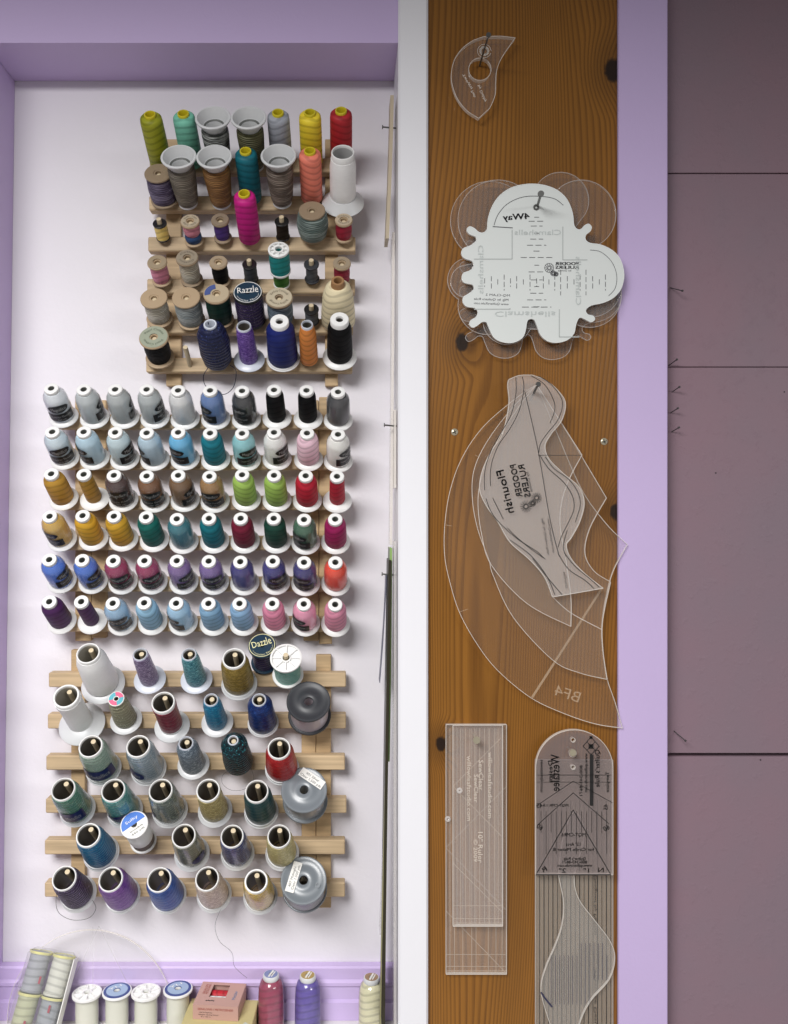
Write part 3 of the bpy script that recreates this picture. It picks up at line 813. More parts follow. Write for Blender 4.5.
# spools with printed or spoked tops
def spoked_top(root, r, z, m, n=8, hole=.0042):
    mb = MB()
    mb.lathe([(r-.002,z-.0035),(r,z-.0030),(r,z-.0006),(r-.0008,z),(r-.0022,z),(r-.0026,z-.0006)], 40)
    mb.lathe([(hole,z-.0035),(hole+.0018,z-.0035),(hole+.0018,z),(hole,z)], 24)
    mb.lathe([(hole,z-.0040),(r-.001,z-.0040),(r-.001,z-.0030),(hole,z-.0030)], 40)
    for k in range(n):
        mb.box((hole+.0012, -.0007, z-.0032), (r-.0018, .0007, z-.0004), M=Matrix.Rotation(2*math.pi*k/n, 4, 'Z'))
    return mb.build('flange', m, root)
def spool(M, label, group, rf, h, rt, thr, top='spoked', fm=None, name='thread_spool', disc=None, rt2=None, ft=.003):
    root = empty(name, M); tag(root, label, 'thread spool', group)
    fm = fm or M_wplast
    MB().lathe([(.0038,0),(rf-.0006,0),(rf,.0006),(rf,ft-.0006),(rf-.0006,ft),(.0038,ft)], 40).build('flange', fm, root)
    MB().lathe([(.0040,ft-.0001),(rt,ft-.0001),((rt+(rt2 or rt))/2+.0004,h/2),(rt2 or rt,h-ft-.0005),(.0040,h-ft-.0005)], 40).build('wound_thread', thr, root)
    if top == 'spoked':
        spoked_top(root, rf, h, fm, 8)
    else:
        MB().lathe([(.0038,h-ft),(rf-.0006,h-ft),(rf,h-ft+.0006),(rf,h-.0006),(rf-.0006,h),(.0038,h)], 40).build('flange', fm, root)
    if disc: disc(root, rf, h)
    return root
M_tealnavy = mat('dark_teal_print', lin((28,52,70)), .3)
def named_disc(word, ang, bgm=M_tealnavy, fg=M_paper, tail=True):
    def f(root, rf, h):
        d = MB().lathe([(.0030,h+.0001),(rf*.95,h+.0001),(rf*.95,h+.0006),(.0030,h+.0006)], 40).build('label', bgm, root, smooth=False)
        mb = MB(); vs, fs = text_geo(word); w0 = text_width(word); w = rf*1.45; k = rf*.62/.7
        Mx = Matrix.Translation((0,0,h+.0008)) @ rotz(ang)
        mb.add([((a-w0/2)*w/w0, rf*.22 + (b-.33)*k*(.8+.25*a/w0) , 0) for a, b in vs], fs, 0, Mx)
        mb.build('lettering', fg, d, smooth=False); mb = MB()
        vs, fs = text_geo('Superior Threads'); w0 = text_width('Superior Threads')
        mb.add([(rf*.76*math.sin((a-w0/2)/w0*2.6)*(1-.0), -rf*.76*math.cos((a-w0/2)/w0*2.6) + (b-.33)*rf*.2, 0) for a, b in vs], fs, 0, Mx)
        mb.build('lettering', fg, d, smooth=False)
        MB().lathe([(rf*.90,h+.0006),(rf*.94,h+.0006),(rf*.94,h+.0009),(rf*.90,h+.0009)], 40).build('printed_ring', fg, d, smooth=False)
    return f
e_ = RACK['l']['elev']; Lz = .043
tp_ = W(262, 645.5, -.050); ax_ = Vector((0, -math.cos(e_), math.sin(e_))); bs_ = tp_ - ax_*Lz
M = Matrix(((1, 0, 0, bs_.x), (0, ax_.z, ax_.y, bs_.y), (0, -ax_.y, ax_.z, bs_.z), (0, 0, 0, 1)))
spool(M, 'dark purple spool with teal printed top wedged behind the mint spool, lower rack', GL, .0172, Lz, .0140, T((44,34,74), 'glitter', (110,90,150)), top='disc', fm=M_tealnavy, disc=named_disc('Dazzle', 20, fg=mat('cream_print', lin((226,222,170)), .5)))
M = seat('l', 0, 286, 657.6, .044, .0200, .0004, .050)
spool(M, 'mint glitter spool with white spoked top at end of top row, lower rack', GL, .0196, .044, .0160, T((120,172,160), 'glitter', (200,232,222)))
def bluewhite(root, rf, h):
    d = MB().lathe([(.0038,h+.0001),(rf*.94,h+.0001),(rf*.94,h+.0005),(.0038,h+.0005)], 40).build('label', M_paper, root, smooth=False)
    pts = [(rf*.92*math.cos(math.radians(a)), rf*.92*math.sin(math.radians(a)), h+.0006) for a in range(38, 219, 9)]
    MB().add(pts, [tuple(range(len(pts)))]).build('blue_half', M_blueink, d, smooth=False)
    mb = MB(); Mx = Matrix.Translation((0,0,h+.0008)) @ rotz(38)
    for t, y, k in (('Sulky', .40, .30),):
        vs, fs = text_geo(t); w0 = text_width(t)
        mb.add([((a-w0/2)*rf*1.0/w0, rf*y + (b-.33)*rf*k, 0) for a, b in vs], fs, 0, Mx)
    mb.build('lettering', M_paper, d, smooth=False); mb = MB()
    for t, y in (('Invisible', -.36), ('440 yds', -.62)):
        vs, fs = text_geo(t); w0 = text_width(t)
        mb.add([((a-w0/2)*rf*1.05/w0, rf*y + (b-.33)*rf*.22, 0) for a, b in vs], fs, 0, Mx)
    mb.build('lettering', M_ink, d, smooth=False)
M = seat('l', 4, 134, 824.5, .060, .0162, .0004, .040)
root = empty('thread_spool', M)
tag(root, 'white spool of fine grey thread with round blue and white label, lower rack', 'thread spool', GL)
MB().lathe([(.0038,0),(.0158,0),(.0164,.0006),(.0164,.0026),(.0158,.0032),(.0040,.0032)], 40).build('flange', M_wplast, root)
MB().lathe([(.0042,.0031),(.0140,.0031),(.0142,.012),(.0132,.018),(.0042,.018)], 40).build('wound_thread', T((120,108,100)), root)
MB().lathe([(.0042,.0179),(.0148,.0179),(.0150,.020),(.0150,.040),(.0120,.045),(.0110,.0566),(.0042,.0566)], 40).build('sleeve', M_wplast, root)
MB().lathe([(.0038,.0565),(.0158,.0565),(.0166,.0572),(.0166,.0594),(.0160,.0600),(.0038,.0600)], 40).build('flange', M_wplast, root)
bluewhite(root, .0164, .0600)

# ------------------------------------------------------------------ upper rack
GU = 'tubes, cones and wooden spools on the upper rack'
def tube_spool(M, label, rgb, L=.070, r=.0135):
    root = empty('thread_tube', M); tag(root, label, 'thread tube', GU)
    MB().lathe([(.0058,.001),(r*.9,.001),(r,.0035),(r*1.01,L*.45),(r*.99,L-.010),(r*.95,L-.0058),(r*.78,L-.0035),(.0072,L-.003),(.0058,L-.003)], 36).build('wound_thread', T(rgb), root, M=rotz(random.uniform(0,360)))
    MB().lathe([(.0056,0),(.0052,L-.001),(.0056,L),(.0066,L),(.0071,L-.0010),(.0068,L-.0035),(.0059,L-.0040),(.0063,0)], 28).build('tube', M_yel, root)
    return root
def flared(M, label, thr, L=.070, rr=.0212, r=.0165):
    root = empty('flared_cone', M); tag(root, label, 'thread cone', GU)
    MB().lathe([(.0075,0),(.0105,0),(.0118,.0015),(.0110,.004),(.0112,L-.016),(.0150,L-.011),(rr-.0010,L-.0035),(rr,L-.0022),(rr,L-.0008),(rr-.0008,L),(rr-.0024,L),(rr-.0034,L-.0020),(.0135,L-.0115),(.0105,L-.013),(.0085,L-.022)], 44).build('funnel', M_tplast, root)
    MB().lathe([(.0084,L-.030),(.0088,L-.0215),(.0106,L-.0128),(.0128,L-.0116)], 36, closed=False).build('bore', inner_mat((.10,.105,.10)), root)  # dark liner: shade down the funnel's hole painted as colour
    MB().lathe([(.0113,.0041),(r*.72,.0045),(r*.82,.010),(r*.93,.028),(r,L-.024),(r*.99,L-.0175),(.0140,L-.0135),(.0113,L-.0165)], 40).build('wound_thread', thr, root)
    return root
def wood_spool(M, label, rf, h, rt, thr, m=None, disc=None, thr2=None, band=.5, name='wooden_spool', ft=.0045, bulge=1.05):
    root = empty(name, M); tag(root, label, 'thread spool', GU)
    m = m or M_spoolwood
    MB().lathe([(.0037,0),(rf-.0008,0),(rf,.0008),(rf,ft*.55),(rt*.8,ft),(.0037,ft)], 36).build('flange', m, root)
    MB().lathe([(.0037,h-ft),(rt*.8,h-ft),(rf,h-ft*.55),(rf,h-.0008),(rf-.0008,h),(.0060,h),(.0052,h-.0010),(.0037,h-.0010)], 36).build('flange', m, root)
    def body(z0, z1, th):
        zm = (z0+z1)/2
        MB().lathe([(.0038,z0),(rt*.92,z0),(rt,z0+(z1-z0)*.14),(rt*bulge,zm),(rt,z1-(z1-z0)*.14),(rt*.92,z1),(.0038,z1)], 36).build('wound_thread', th, root)
    if thr2 is None: body(ft*.8, h-ft*.8, thr)
    else:
        zb_ = ft*.8 + (h-ft*1.6)*band
        body(ft*.8, zb_, thr2); body(zb_+.0003, h-ft*.8, thr)
    if disc: disc(root, rf, h)
    return root
def plastic_bobbin(M, label, h, rf, rt, thr, fm=None):
    root = empty('small_spool', M); tag(root, label, 'thread spool', GU)
    fm = fm or M_black
    for z in (0, h-.0022):
        MB().lathe([(.0036,z),(rf-.0004,z),(rf,z+.0004),(rf,z+.0018),(rf-.0005,z+.0022),(.0036,z+.0022)], 28).build('flange', fm, root)
    MB().lathe([(.0037,.0021),(rt,.0021),(rt*1.02,h/2),(rt,h-.0023),(.0037,h-.0023)], 28).build('wound_thread', thr, root)
    return root
def up_(ri, px, py, L, rb, sag, pl): return seat('u', ri, px, py, L, rb, sag, pl)
TUBES = [(0,149.7,114,(140,142,28),'lime green thread tube at left end of the top row, upper rack'),
         (0,183,113,(110,178,156),'mint green thread tube in the top row, upper rack'),
         (0,277.8,112,(150,154,164),'light grey thread tube in the top row, upper rack'),
         (0,309.8,112,(224,200,52),'bright yellow thread tube in the top row, upper rack'),
         (0,341,110,(164,34,42),'red thread tube at right end of the top row, upper rack'),
         (1,245.4,150.4,(8,96,110),'dark teal thread tube in the second row of the upper rack'),
         (1,309.8,150.4,(222,124,104),'coral thread tube in the second row of the upper rack'),
         (2,244,193,(184,22,120),'magenta thread tube among small spools in the third row, upper rack')]
for ri, px, py, rgb, lb in TUBES: tube_spool(up_(ri, px, py, .070, .012, .0018, .058), lb, rgb)
FL = [(0,212.7,117,((70,74,72),(176,180,176)),'flared clear cone of black and grey thread, top row, upper rack'),
      (0,248.4,117,((92,92,60),(120,118,84)),'flared clear cone of olive thread, top row, upper rack'),
      (1,178.4,156,((112,104,92),(140,132,118)),'flared clear cone of taupe thread, second row, upper rack'),
      (1,214,156,((128,88,44),(166,122,70)),'flared clear cone of golden brown thread, second row, upper rack'),
      (1,278.4,155,((98,84,74),(150,136,124)),'flared clear cone of brown and grey striped thread, second row, upper rack')]
for ri, px, py, (a, b), lb in FL: flared(up_(ri, px, py, .070, .0118, .0038, .045), lb, T(a, 'cord', b))
def paper_disc(rgb, ink=(90, 80, 70), word=None, ang=0, k=.94):
    pm = mat('printed_paper', lin(rgb), .6)
    def f(root, rf, h):
        d = MB().lathe([(.0052,h),(rf*k-.0002,h),(rf*k,h+.0003),(rf*k,h+.0005),(.0052,h+.0005)], 36).build('label', pm, root, smooth=False)
        if word:
            vs, fs = text_geo(word); w0 = text_width(word); im_ = mat('faded_ink', lin(ink), .6)
            for half in (0, 180):
                mb = MB(); mb.add([((rf*.66+(b-.33)*rf*.26)*math.cos(math.pi/2-(a-w0/2)/w0*2.4), (rf*.66+(b-.33)*rf*.26)*math.sin(math.pi/2-(a-w0/2)/w0*2.4), h+.0007) for a, b in vs], fs, 0, rotz(half+ang))
                mb.build('lettering', im_, d, smooth=False)
    return f
OLD = M_spoolwood2
def wd(ri, px, py, label, rf, h, rt, thr, **k):
    return wood_spool(up_(ri, px, py, h, rf, .0006, k.pop('pl', h-.004)), label, rf, h, rt, thr, **k)
wd(1, 158, 172.5, 'large wooden spool of purple cord at left end of second row, upper rack', .0168, .042, .0160, T((74,62,92),'cord',(128,118,146)), m=OLD)
wd(2, 190, 221, 'little wooden spool wound pink above and blue below, third row, upper rack', .0118, .033, .0100, T((206,132,150)), m=M_spoolwood, thr2=T((48,76,118)), band=.42, disc=paper_disc((176,162,140), word='Silk 100'))
wd(2, 220, 219.7, 'little wooden spool of purple thread, third row, upper rack', .0112, .030, .0090, T((76,52,124)), m=OLD, disc=paper_disc((138,122,104)))
wd(2, 312, 210, 'fat wooden spool of grey green cord, third row, upper rack', .0162, .040, .0180, T((98,116,112),'cord',(150,166,162)), m=OLD, bulge=1.10)
wd(2, 343.7, 219.7, 'little wooden spool of deep red thread, third row, upper rack', .0110, .029, .0098, T((146,28,50)), m=M_spoolwood, disc=paper_disc((184,168,144), word='Cotton'))
wd(3, 157, 262, 'little wooden spool of pink thread, fourth row, upper rack', .0122, .032, .0104, T((204,130,152)), disc=paper_disc((152,136,112)))
wd(3, 187, 257.5, 'wooden spool of knotted cream cord, fourth row, upper rack', .0138, .038, .0116, T((206,196,176),'cord',(230,224,208)), m=OLD, disc=paper_disc((146,134,116), word='Cotton'))
wd(3, 218.3, 262, 'little wooden spool of black thread, fourth row, upper rack', .0112, .033, .0096, T((22,22,24)), disc=paper_disc((160,142,118)))
wd(3, 341.8, 263, 'little wooden spool of dull red thread, fourth row, upper rack', .0112, .032, .0096, T((140,34,54)), disc=paper_disc((154,138,116)))
wd(4, 153.7, 297.7, 'wooden spool of cream cord at left end of fifth row, upper rack', .0165, .038, .0138, T((206,200,184),'cord',(228,224,212)))
wd(4, 186, 297, 'wooden spool of grey white cord, fifth row, upper rack', .0172, .042, .0160, T((148,158,160),'cord',(196,202,202)))
def greenlabel(root, rf, h):
    paper_disc((178,162,136))(root, rf, h)
    pts = [(rf*.9*math.cos(math.radians(a)), rf*.9*math.sin(math.radians(a)), h+.0009) for a in range(100, 200, 8)] + [(rf*.45*math.cos(math.radians(a)), rf*.45*math.sin(math.radians(a)), h+.0009) for a in range(196, 99, -8)]
    MB().add(pts, [tuple(range(len(pts)))]).build('label', mat('blue_paper', lin((70,86,140)), .5), root, smooth=False)
wd(4, 216.4, 293.5, 'tall wooden spool of dark green thread, fifth row, upper rack', .0160, .046, .0148, T((14,50,42)), disc=greenlabel)
wd(4, 279, 297.5, 'wooden spool of blue grey cord with printed paper top, fifth row, upper rack', .0168, .042, .0152, T((104,122,138),'cord',(152,168,180)), m=OLD, disc=paper_disc((186,174,150), word='Belding Corticelli'))
wd(5, 153.7, 337, 'wooden spool of black cord with mottled paper top, bottom row, upper rack', .0180, .040, .0150, T((14,14,16),'cord',(34,34,38)), disc=paper_disc((150,156,138), (70,80,64), word='Pearl Cotton'))
PB = [(2,159.6,223,(222,196,112),M_black,'small black plastic spool of yellow thread, third row, upper rack',.024,.0086,.0080),
      (2,281.7,221,(40,32,26),M_black,'small black plastic spool of dark brown thread, third row, upper rack',.026,.0088,.0076),
      (3,249.4,264,(66,70,76),M_black,'small black plastic spool of slate grey thread, fourth row, upper rack',.026,.0090,.0082),
      (3,311.4,264,(84,88,94),M_dgrey,'small dark plastic spool of mid grey thread, fourth row, upper rack',.026,.0094,.0072),
      (4,311.4,309,(100,106,112),M_black,'small black plastic spool of grey thread beside the cream cone, upper rack',.022,.0092,.0082)]
for ri, px, py, rgb, fm, lb, h, rf, rt in PB:
    plastic_bobbin(up_(ri, px, py, h, rf, .0004, h+.006), lb, h, rf, rt, T(rgb), fm)
# teal spool stacked on a green one
Mg = up_(3, 280.6, 271.5, .022, .0100, .0004, .048)
wg = spool(Mg, 'small green thread spool underneath the teal spool, fourth row, upper rack', GU, .0104, .022, .0094, T((66,120,48)), top='disc')
Mt = Mg @ Matrix.Translation((0, 0, .0223))
spool(Mt, 'teal thread spool with spoked white top stacked on a green one, upper rack', GU, .0128, .036, .0122, T((22,128,128)), top='spoked')
# big sparkling spool with a printed lid
Mr = up_(4, 247.7, 292.5, .048, .0176, .0004, .040)
spool(Mr, 'dark purple sparkling spool with printed black lid, fifth row, upper rack', GU, .0180, .048, .0172, T((52,40,78),'glitter',(156,140,180)), top='disc', fm=M_black, disc=named_disc('Razzle', 8))
# cones
open_cone(up_(1, 342.8, 152, .074, .025, .0082, .035), 'thread_cone', 'white thread cone on a wide saucer foot, right end of second row, upper rack', GU, T((236,235,230),'smooth'), .074, .0265, .0160, .0158, .0138, .0118, base_h=.012, dish=.017, collar=.008, inner=(.5,.5,.5))
Mc = up_(4, 337.8, 280.5, .070, .012, .0015, .054)
rc_ = empty('thread_cone', Mc); tag(rc_, 'large cream thread cone with brown cardboard tip, fifth row, upper rack', 'thread cone', GU)
MB().lathe([(.0060,0),(.0200,0),(.0215,.003),(.0208,.020),(.0186,.046),(.0150,.0580),(.0110,.0625),(.0060,.0625)], 44).build('wound_thread', T((216,204,170)), rc_)
MB().lathe([(.0052,0),(.0046,.0690),(.0050,.0700),(.0074,.0700),(.0080,.0685),(.0086,.0620),(.0062,.0610),(.0062,0)], 32).build('tube', mat('brown_cardboard', lin((150,112,74)), .6), rc_)
# bottom row of the upper rack
Mn = up_(5, 210, 324, .070, .013, .0018, .052)
rn = empty('thread_cone', Mn); tag(rn, 'sagging navy glitter thread cone with slack loops, bottom row, upper rack', 'thread cone', GU)
wb = lambda a, z: 1 + .07*math.sin(2*a+1.2)*min(1, z/.03) + .03*math.sin(5*a+z*180)
MB().lathe([(.0060,0),(.0140,0),(.0172,.006),(.0182,.020),(.0180,.040),(.0168,.054),(.0130,.0640),(.0088,.0680),(.0060,.0680)], 44, wob=wb).build('wound_thread', T((20,26,60),'glitter',(80,96,160)), rn)
MB().lathe([(.0056,0),(.0056,.0690),(.0060,.0700),(.0076,.0700),(.0080,.0690),(.0080,.0660),(.0064,.0650),(.0064,0)], 28).build('tube', M_greyplast, rn)
reel_tail(rn, [Vector(p) for p in ((-.012,-.010,.001),(-.018,-.017,-.006),(-.016,-.026,-.014),(-.004,-.034,-.020),(.010,-.034,-.020),(.020,-.026,-.014),(.023,-.012,-.002),(.016,-.008,.004))], T((20,26,60)), .0005)
open_cone(up_(5, 243.8, 325.7, .064, .0195, .0038, .046), 'thread_cone', 'shiny violet thread cone on a pale grey foot, bottom row, upper rack', GU, T((92,58,150),'metal',(160,124,208)), .064, .0195, .0116, .0106, .0088, .0072, base_m=M_greyplast, rim_m=M_greyplast, base_h=.005, collar=.003)
open_cone(up_(5, 279.4, 321, .070, .0205, .0006, .048), 'thread_cone', 'large navy thread cone with white cap and foot, bottom row, upper rack', GU, T((16,30,98)), .070, .0210, .0188, .0172, .0112, .0042, base_m=M_wplast, base_h=.004, collar=.006, zs=.84)
open_cone(up_(5, 307, 324, .066, .010, .0020, .048), 'thread_cone', 'slim orange thread cone without foot, bottom row, upper rack', GU, T((206,128,62)), .066, 0, .0112, .0104, .0072, .0056, rim_m=M_greyplast, base_h=.0008, collar=.004)
open_cone(up_(5, 339.5, 319, .070, .0215, .0006, .048), 'thread_cone', 'large black thread cone with white cap and foot, bottom row, upper rack', GU, T((14,14,16)), .070, .0215, .0160, .0146, .0112, .0042, base_m=M_wplast, base_h=.005, collar=.007, zs=.84)
# a bare peg of the bottom rail with the spool taken off
def bare_peg(key, ri, px_root, ln):
    R = RACK[key]; rail, rz = R['rails'][ri]; e = R['elev']
    ax = Vector((0, -math.cos(e), math.sin(e))); x = W(px_root, 512, RLY).x
    p = Vector((x, RLY, rz)); 
    MB().tube([R['inv'] @ (p - ax*.006), R['inv'] @ (p + ax*(ln-.001)), R['inv'] @ (p + ax*ln)], .0030, 10).build('peg', M_peg, rail)
bare_peg('u', 5, 190, .034)

# ------------------------------------------------------------------ acrylic templates on the pine board
YB = -0.080                     # face of the board
def pts2(lst, Y): return [(lambda w: (w.x, w.z))(W(px, py, Y)) for px, py in lst]
def nail(label, px, py, ln, r=.0011, hr=.0028, tilt=(0, 0), group='nails in the pine board', Y=YB, m=None):
    b = W(px, py, Y)
    o = empty('nail', Matrix.Translation(b)); tag(o, label, 'nail', group)
    d = Vector((tilt[0], -1, tilt[1])).normalized()
    MB().tube([-d*.004, d*ln], r, 10).build('shank', m or M_nail, o)
    MB().tube([d*(ln-.0002), d*(ln+.0007), d*(ln+.0012)], hr, 14).build('head', m or M_nail, o)
    return o
def screw(label, px, py, r=.0042):
    b = W(px, py, YB)
    o = empty('screw', Matrix.Translation(b) @ Matrix.Rotation(math.pi/2, 4, 'X') @ rotz(random.uniform(10, 60))); tag(o, label, 'screw', 'screws in the pine board')
    MB().lathe([(.0004,0),(r,0),(r,.0006),(r*.75,.0014),(.0004,.0016)], 24).build('head', M_brass, o)
    MB().box((-r*.62,-.0005,.00155),(r*.62,.0005,.00185)).box((-.0005,-r*.62,.00156),(.0005,r*.62,.00186)).build('slot', M_ink, o, smooth=False)
screw('cross head screw in the pine board beside the big curved template', 454.5, 432)
screw('tarnished screw at the edge of the pine board near the lilac strip', 604, 441.5)
def template(name, label, outline, Y, th, m=M_clear, me=M_cedge, holes=(), group=None, cat='quilting template', ew=.00065):
    """outline and holes in world (x, z); front face at Y"""
    root = empty(name, Matrix.Translation((0, Y, 0))); tag(root, label, cat, group)
    mb = MB().prism([outline, *holes], 0, th, 0, 1)
    for l in (outline, *holes): mb.strip(list(l) + [l[0]], ew, -0.0002, 1)       # flat pale strip: bright highlight of the cut edge put into the colour
    mb.build('acrylic_sheet', [m, me], root, smooth=True, angle=30)
    return root
def circ(c, r, n=24): return [(c[0]+r*math.cos(2*math.pi*i/n), c[1]+r*math.sin(2*math.pi*i/n)) for i in range(n)]
GT = 'acrylic templates hanging on the pine board'
PX = 0.96/FPX                    # about a pixel at the board

# small petal at the top
Yp = -0.094
q = lambda l, s, ox, oy, Y: pts2([(ox + a/s, oy + b/s) for a, b in l], Y)
A = smooth_loop([(222,152),(290,150),(330,154)], 5, False) + smooth_loop([(354,157),(330,190),(297,240),(277,290),(273,340),(270,395),(248,448)], 5, False) + smooth_loop([(202,491),(150,456),(110,402),(90,340),(90,290),(105,240),(140,195),(180,167)], 5, False)
A = q(A, 4.147, 430, 0, Yp)
hc = q([(207,287)], 4.147, 430, 0, Yp)[0]
pt = template('petal_template', 'small clear leaf shaped template with round finger hole, hanging at top of board', A, Yp, .006, holes=[circ(hc, .0133)], group=GT)
mb = MB()
ins = [(hc[0] + (a-hc[0])*.90, hc[1] + (b-hc[1])*.90) for a, b in A]
for t, zx, zy, ln in (('by Debby', 215, 388, 20), ('Way Path', 172, 372, 18), ('Two', 146, 325, 10)):
    c = q([(zx, zy)], 4.147, 430, 0, Yp)[0]; put_text(mb, t, c[0], c[1], .0030, -.0003, rot=math.radians(112), mirror=True, width=ln*PX*.9)
c0 = q([(225,212)], 4.147, 430, 0, Yp)[0]
for k in range(9):
    a = k*2*math.pi/9
    mb.strip([(c0[0]+.0035*math.cos(a+t*.5)*(1+.7*(t % 2)), c0[1]+.0035*math.sin(a+t*.5)*(1+.7*(t % 2))) for t in range(5)], .0006, -.0003)
mb.strip(circ(c0, .0080, 20) , .0004, -.0003)
mb.build('lettering', mat('etched_lettering', (.70,.66,.60), .7), pt, smooth=False)
nail('long nail holding the small leaf shaped template at top of board', 479.5, 66, .060, tilt=(.0, .02))

# four-way cloud templates: three clear ones behind one whitened by painted reflection
cw = [(215,258),(218,220),(235,170),(265,130),(310,102),(370,90),(430,95),(480,115),(515,150),(535,200),(541,248),(562,262),(580,246),(595,240),(606,252),(600,268),(585,280),(583,298),(600,312),(640,318),(685,340),(715,375),(728,430),(718,480),(690,515),(650,535),(605,545),(584,563),(592,580),(612,585),(618,598),(605,608),(588,600),(562,590),(548,615),(540,650),(515,675),(475,685),(440,678),(415,655),(402,620),(392,600),(378,595),(364,605),(358,640),(345,668),(310,685),(270,682),(240,665),(222,630),(212,608),(195,607),(178,620),(160,628),(148,615),(155,600),(172,590),(180,570),(168,554),(140,550),(125,535),(125,515),(145,502),(164,486),(160,467),(130,460),(120,445),(125,425),(150,415),(164,398),(158,378),(130,368),(118,350),(125,332),(150,322),(172,305),(172,287),(150,278),(138,262),(148,250),(165,256),(182,270),(200,273)]
def cloud(dx=0, dy=0, ang=0, s=1.0, piv=(405, 180)):
    out = []
    ca, sa = math.cos(math.radians(ang)), math.sin(math.radians(ang))
    for a, b in cw:
        a, b = (a-piv[0])*s, (b-piv[1])*s
        out.append((430 + (piv[0] + a*ca - b*sa + dx)/3.752, 160 + (piv[1] + a*sa + b*ca + dy)/3.752))
    return out
def cl(lst, Y): return [(p.x, p.y) for p in smooth_loop(pts2(lst, Y), 3)]
for i, (dx, dy, ang, sc_, Y, lb) in enumerate(((0, 62, 2, 1.0, -.0890, 'clear scalloped template at the back of the cloud shaped stack, hanging lowest'),
                                     (-30, -12, -44, 1.02, -.0924, 'clear scalloped template with round lobe at its upper left, cloud shaped stack'),
                                     (24, -16, 40, 1.03, -.0958, 'clear scalloped template with round lobe towards the lilac strip, cloud shaped stack'))):
    if i == 0: co = cloud(dx, dy, ang, sc_, (405, 180))
    else:
        co = []
        circles = ((225,228,148),(150,450,84),(215,545,110),(490,152,106),(600,470,120),(405,420,215)) if i == 1 else ((568,205,130),(255,225,150),(600,510,118),(140,455,62),(290,600,92),(405,400,235))
        for k in range(240):
            a = k*math.pi/120; ux, uy = math.cos(a), math.sin(a); best = 0
            for ccx, ccy, rr in circles:
                px_, py_ = ccx-405, ccy-400
                pd = px_*ux + py_*uy; disc_ = rr*rr - (px_*px_ + py_*py_ - pd*pd)
                if disc_ > 0: best = max(best, pd + math.sqrt(disc_))
            co.append((430 + (405+best*ux)/3.752, 160 + (400+best*uy)/3.752))
    template('scalloped_template', lb, cl(co, Y) if i == 0 else pts2(co, Y), Y, .0030, M_clear, M_cedge2, group=GT)
Yw = -.1006
wt = template('scalloped_template', 'clear cloud shaped template whitened by painted reflection with black ruling, front of the stack', cl(cloud(), Yw), Yw, .0045, M_whiterefl, M_whiteedge, group=GT)
Z = lambda a, b: q([(a, b)], 3.752, 430, 160, Yw)[0]
mb = MB(); f = -.0003
p = Z(322,213)
for o in (0, .0004, .0008): put_text(mb, '4Way', p[0]+o, p[1], .0072, f, rot=math.radians(3), mirror=True, width=26*PX)
for t, a, b in (('POODER', 513, 389), ('RULERS', 514, 403)):
    p = Z(a, b)
    for o in (0, .0003, .0006): put_text(mb, t, p[0]+o, p[1], .0036, f, mirror=True, width=23*PX)
p = Z(505,415); put_text(mb, 'by Donna', *p, .0022, f, mirror=True, width=13*PX)
for t, a, b, w in (('MQ-CLAM 2', 255, 507, 24), ('Mfg. by Quilters Rule', 230, 523, 34), ('www.QuiltersRule.com', 230, 539, 34)):
    p = Z(a, b); put_text(mb, t, *p, .0026, f, rot=math.radians(-2), mirror=True, width=w*PX)
for cxx, cyy, rr in ((447, 405, 17), (462, 425, 10), (473, 428, 8)):
    p = Z(cxx, cyy)
    for k in range(12):
        a = k*math.pi/6
        mb.strip([(p[0]+rr*.25/3.752*PX*math.cos(a), p[1]+rr*.25/3.752*PX*math.sin(a)), (p[0]+rr/3.752*PX*math.cos(a), p[1]+rr/3.752*PX*math.sin(a))], .0007, f)
    c = circ(p, rr/3.752*PX, 18); mb.strip(c + c[:1], .0005, f)
for k, yy in enumerate((215,230,248,275,297,320,342,366,395,420,450,475,500,525,551)):
    h = (9, 30, 22, 9, 24, 36, 12, 60 if yy == 366 else 12)[k % 8]
    mb.strip([Z(400-h, yy), Z(400+h, yy)], .0007, f, dash=(.007, .003))
mb.strip([Z(345,552), Z(455,552)], .0007, f, dash=(.008, .003))
for k, xx in enumerate((205,230,254,278,302,325,350,375,400,425,446,468,490,515,540,563,585,610,635,658)):
    h = (16, 24, 12, 30)[k % 4] if xx not in (490, 585) else 48
    mb.strip([Z(xx, 460-h), Z(xx, 460+h)], .0007, f, dash=(.006, .0025))
arc = smooth_loop([(240,245),(255,205),(290,165),(345,140),(405,136),(465,145),(500,170)], 5, False)
mb.strip([Z(a.x, a.y) for a in arc], .0007, f, dash=(.0055, .0035))
arc = smooth_loop([(600,338),(640,345),(680,380),(700,430),(695,480),(670,510)], 5, False)
mb.strip([Z(a.x, a.y) for a in arc], .0006, f, dash=(.009, .003))
for (a, b, c, d) in ((235,250,310,255),):
    mb.strip([Z(a,b), Z(c,d)], .0010, f)
mb.build('printed_marking', M_inkgrey, wt, smooth=False)
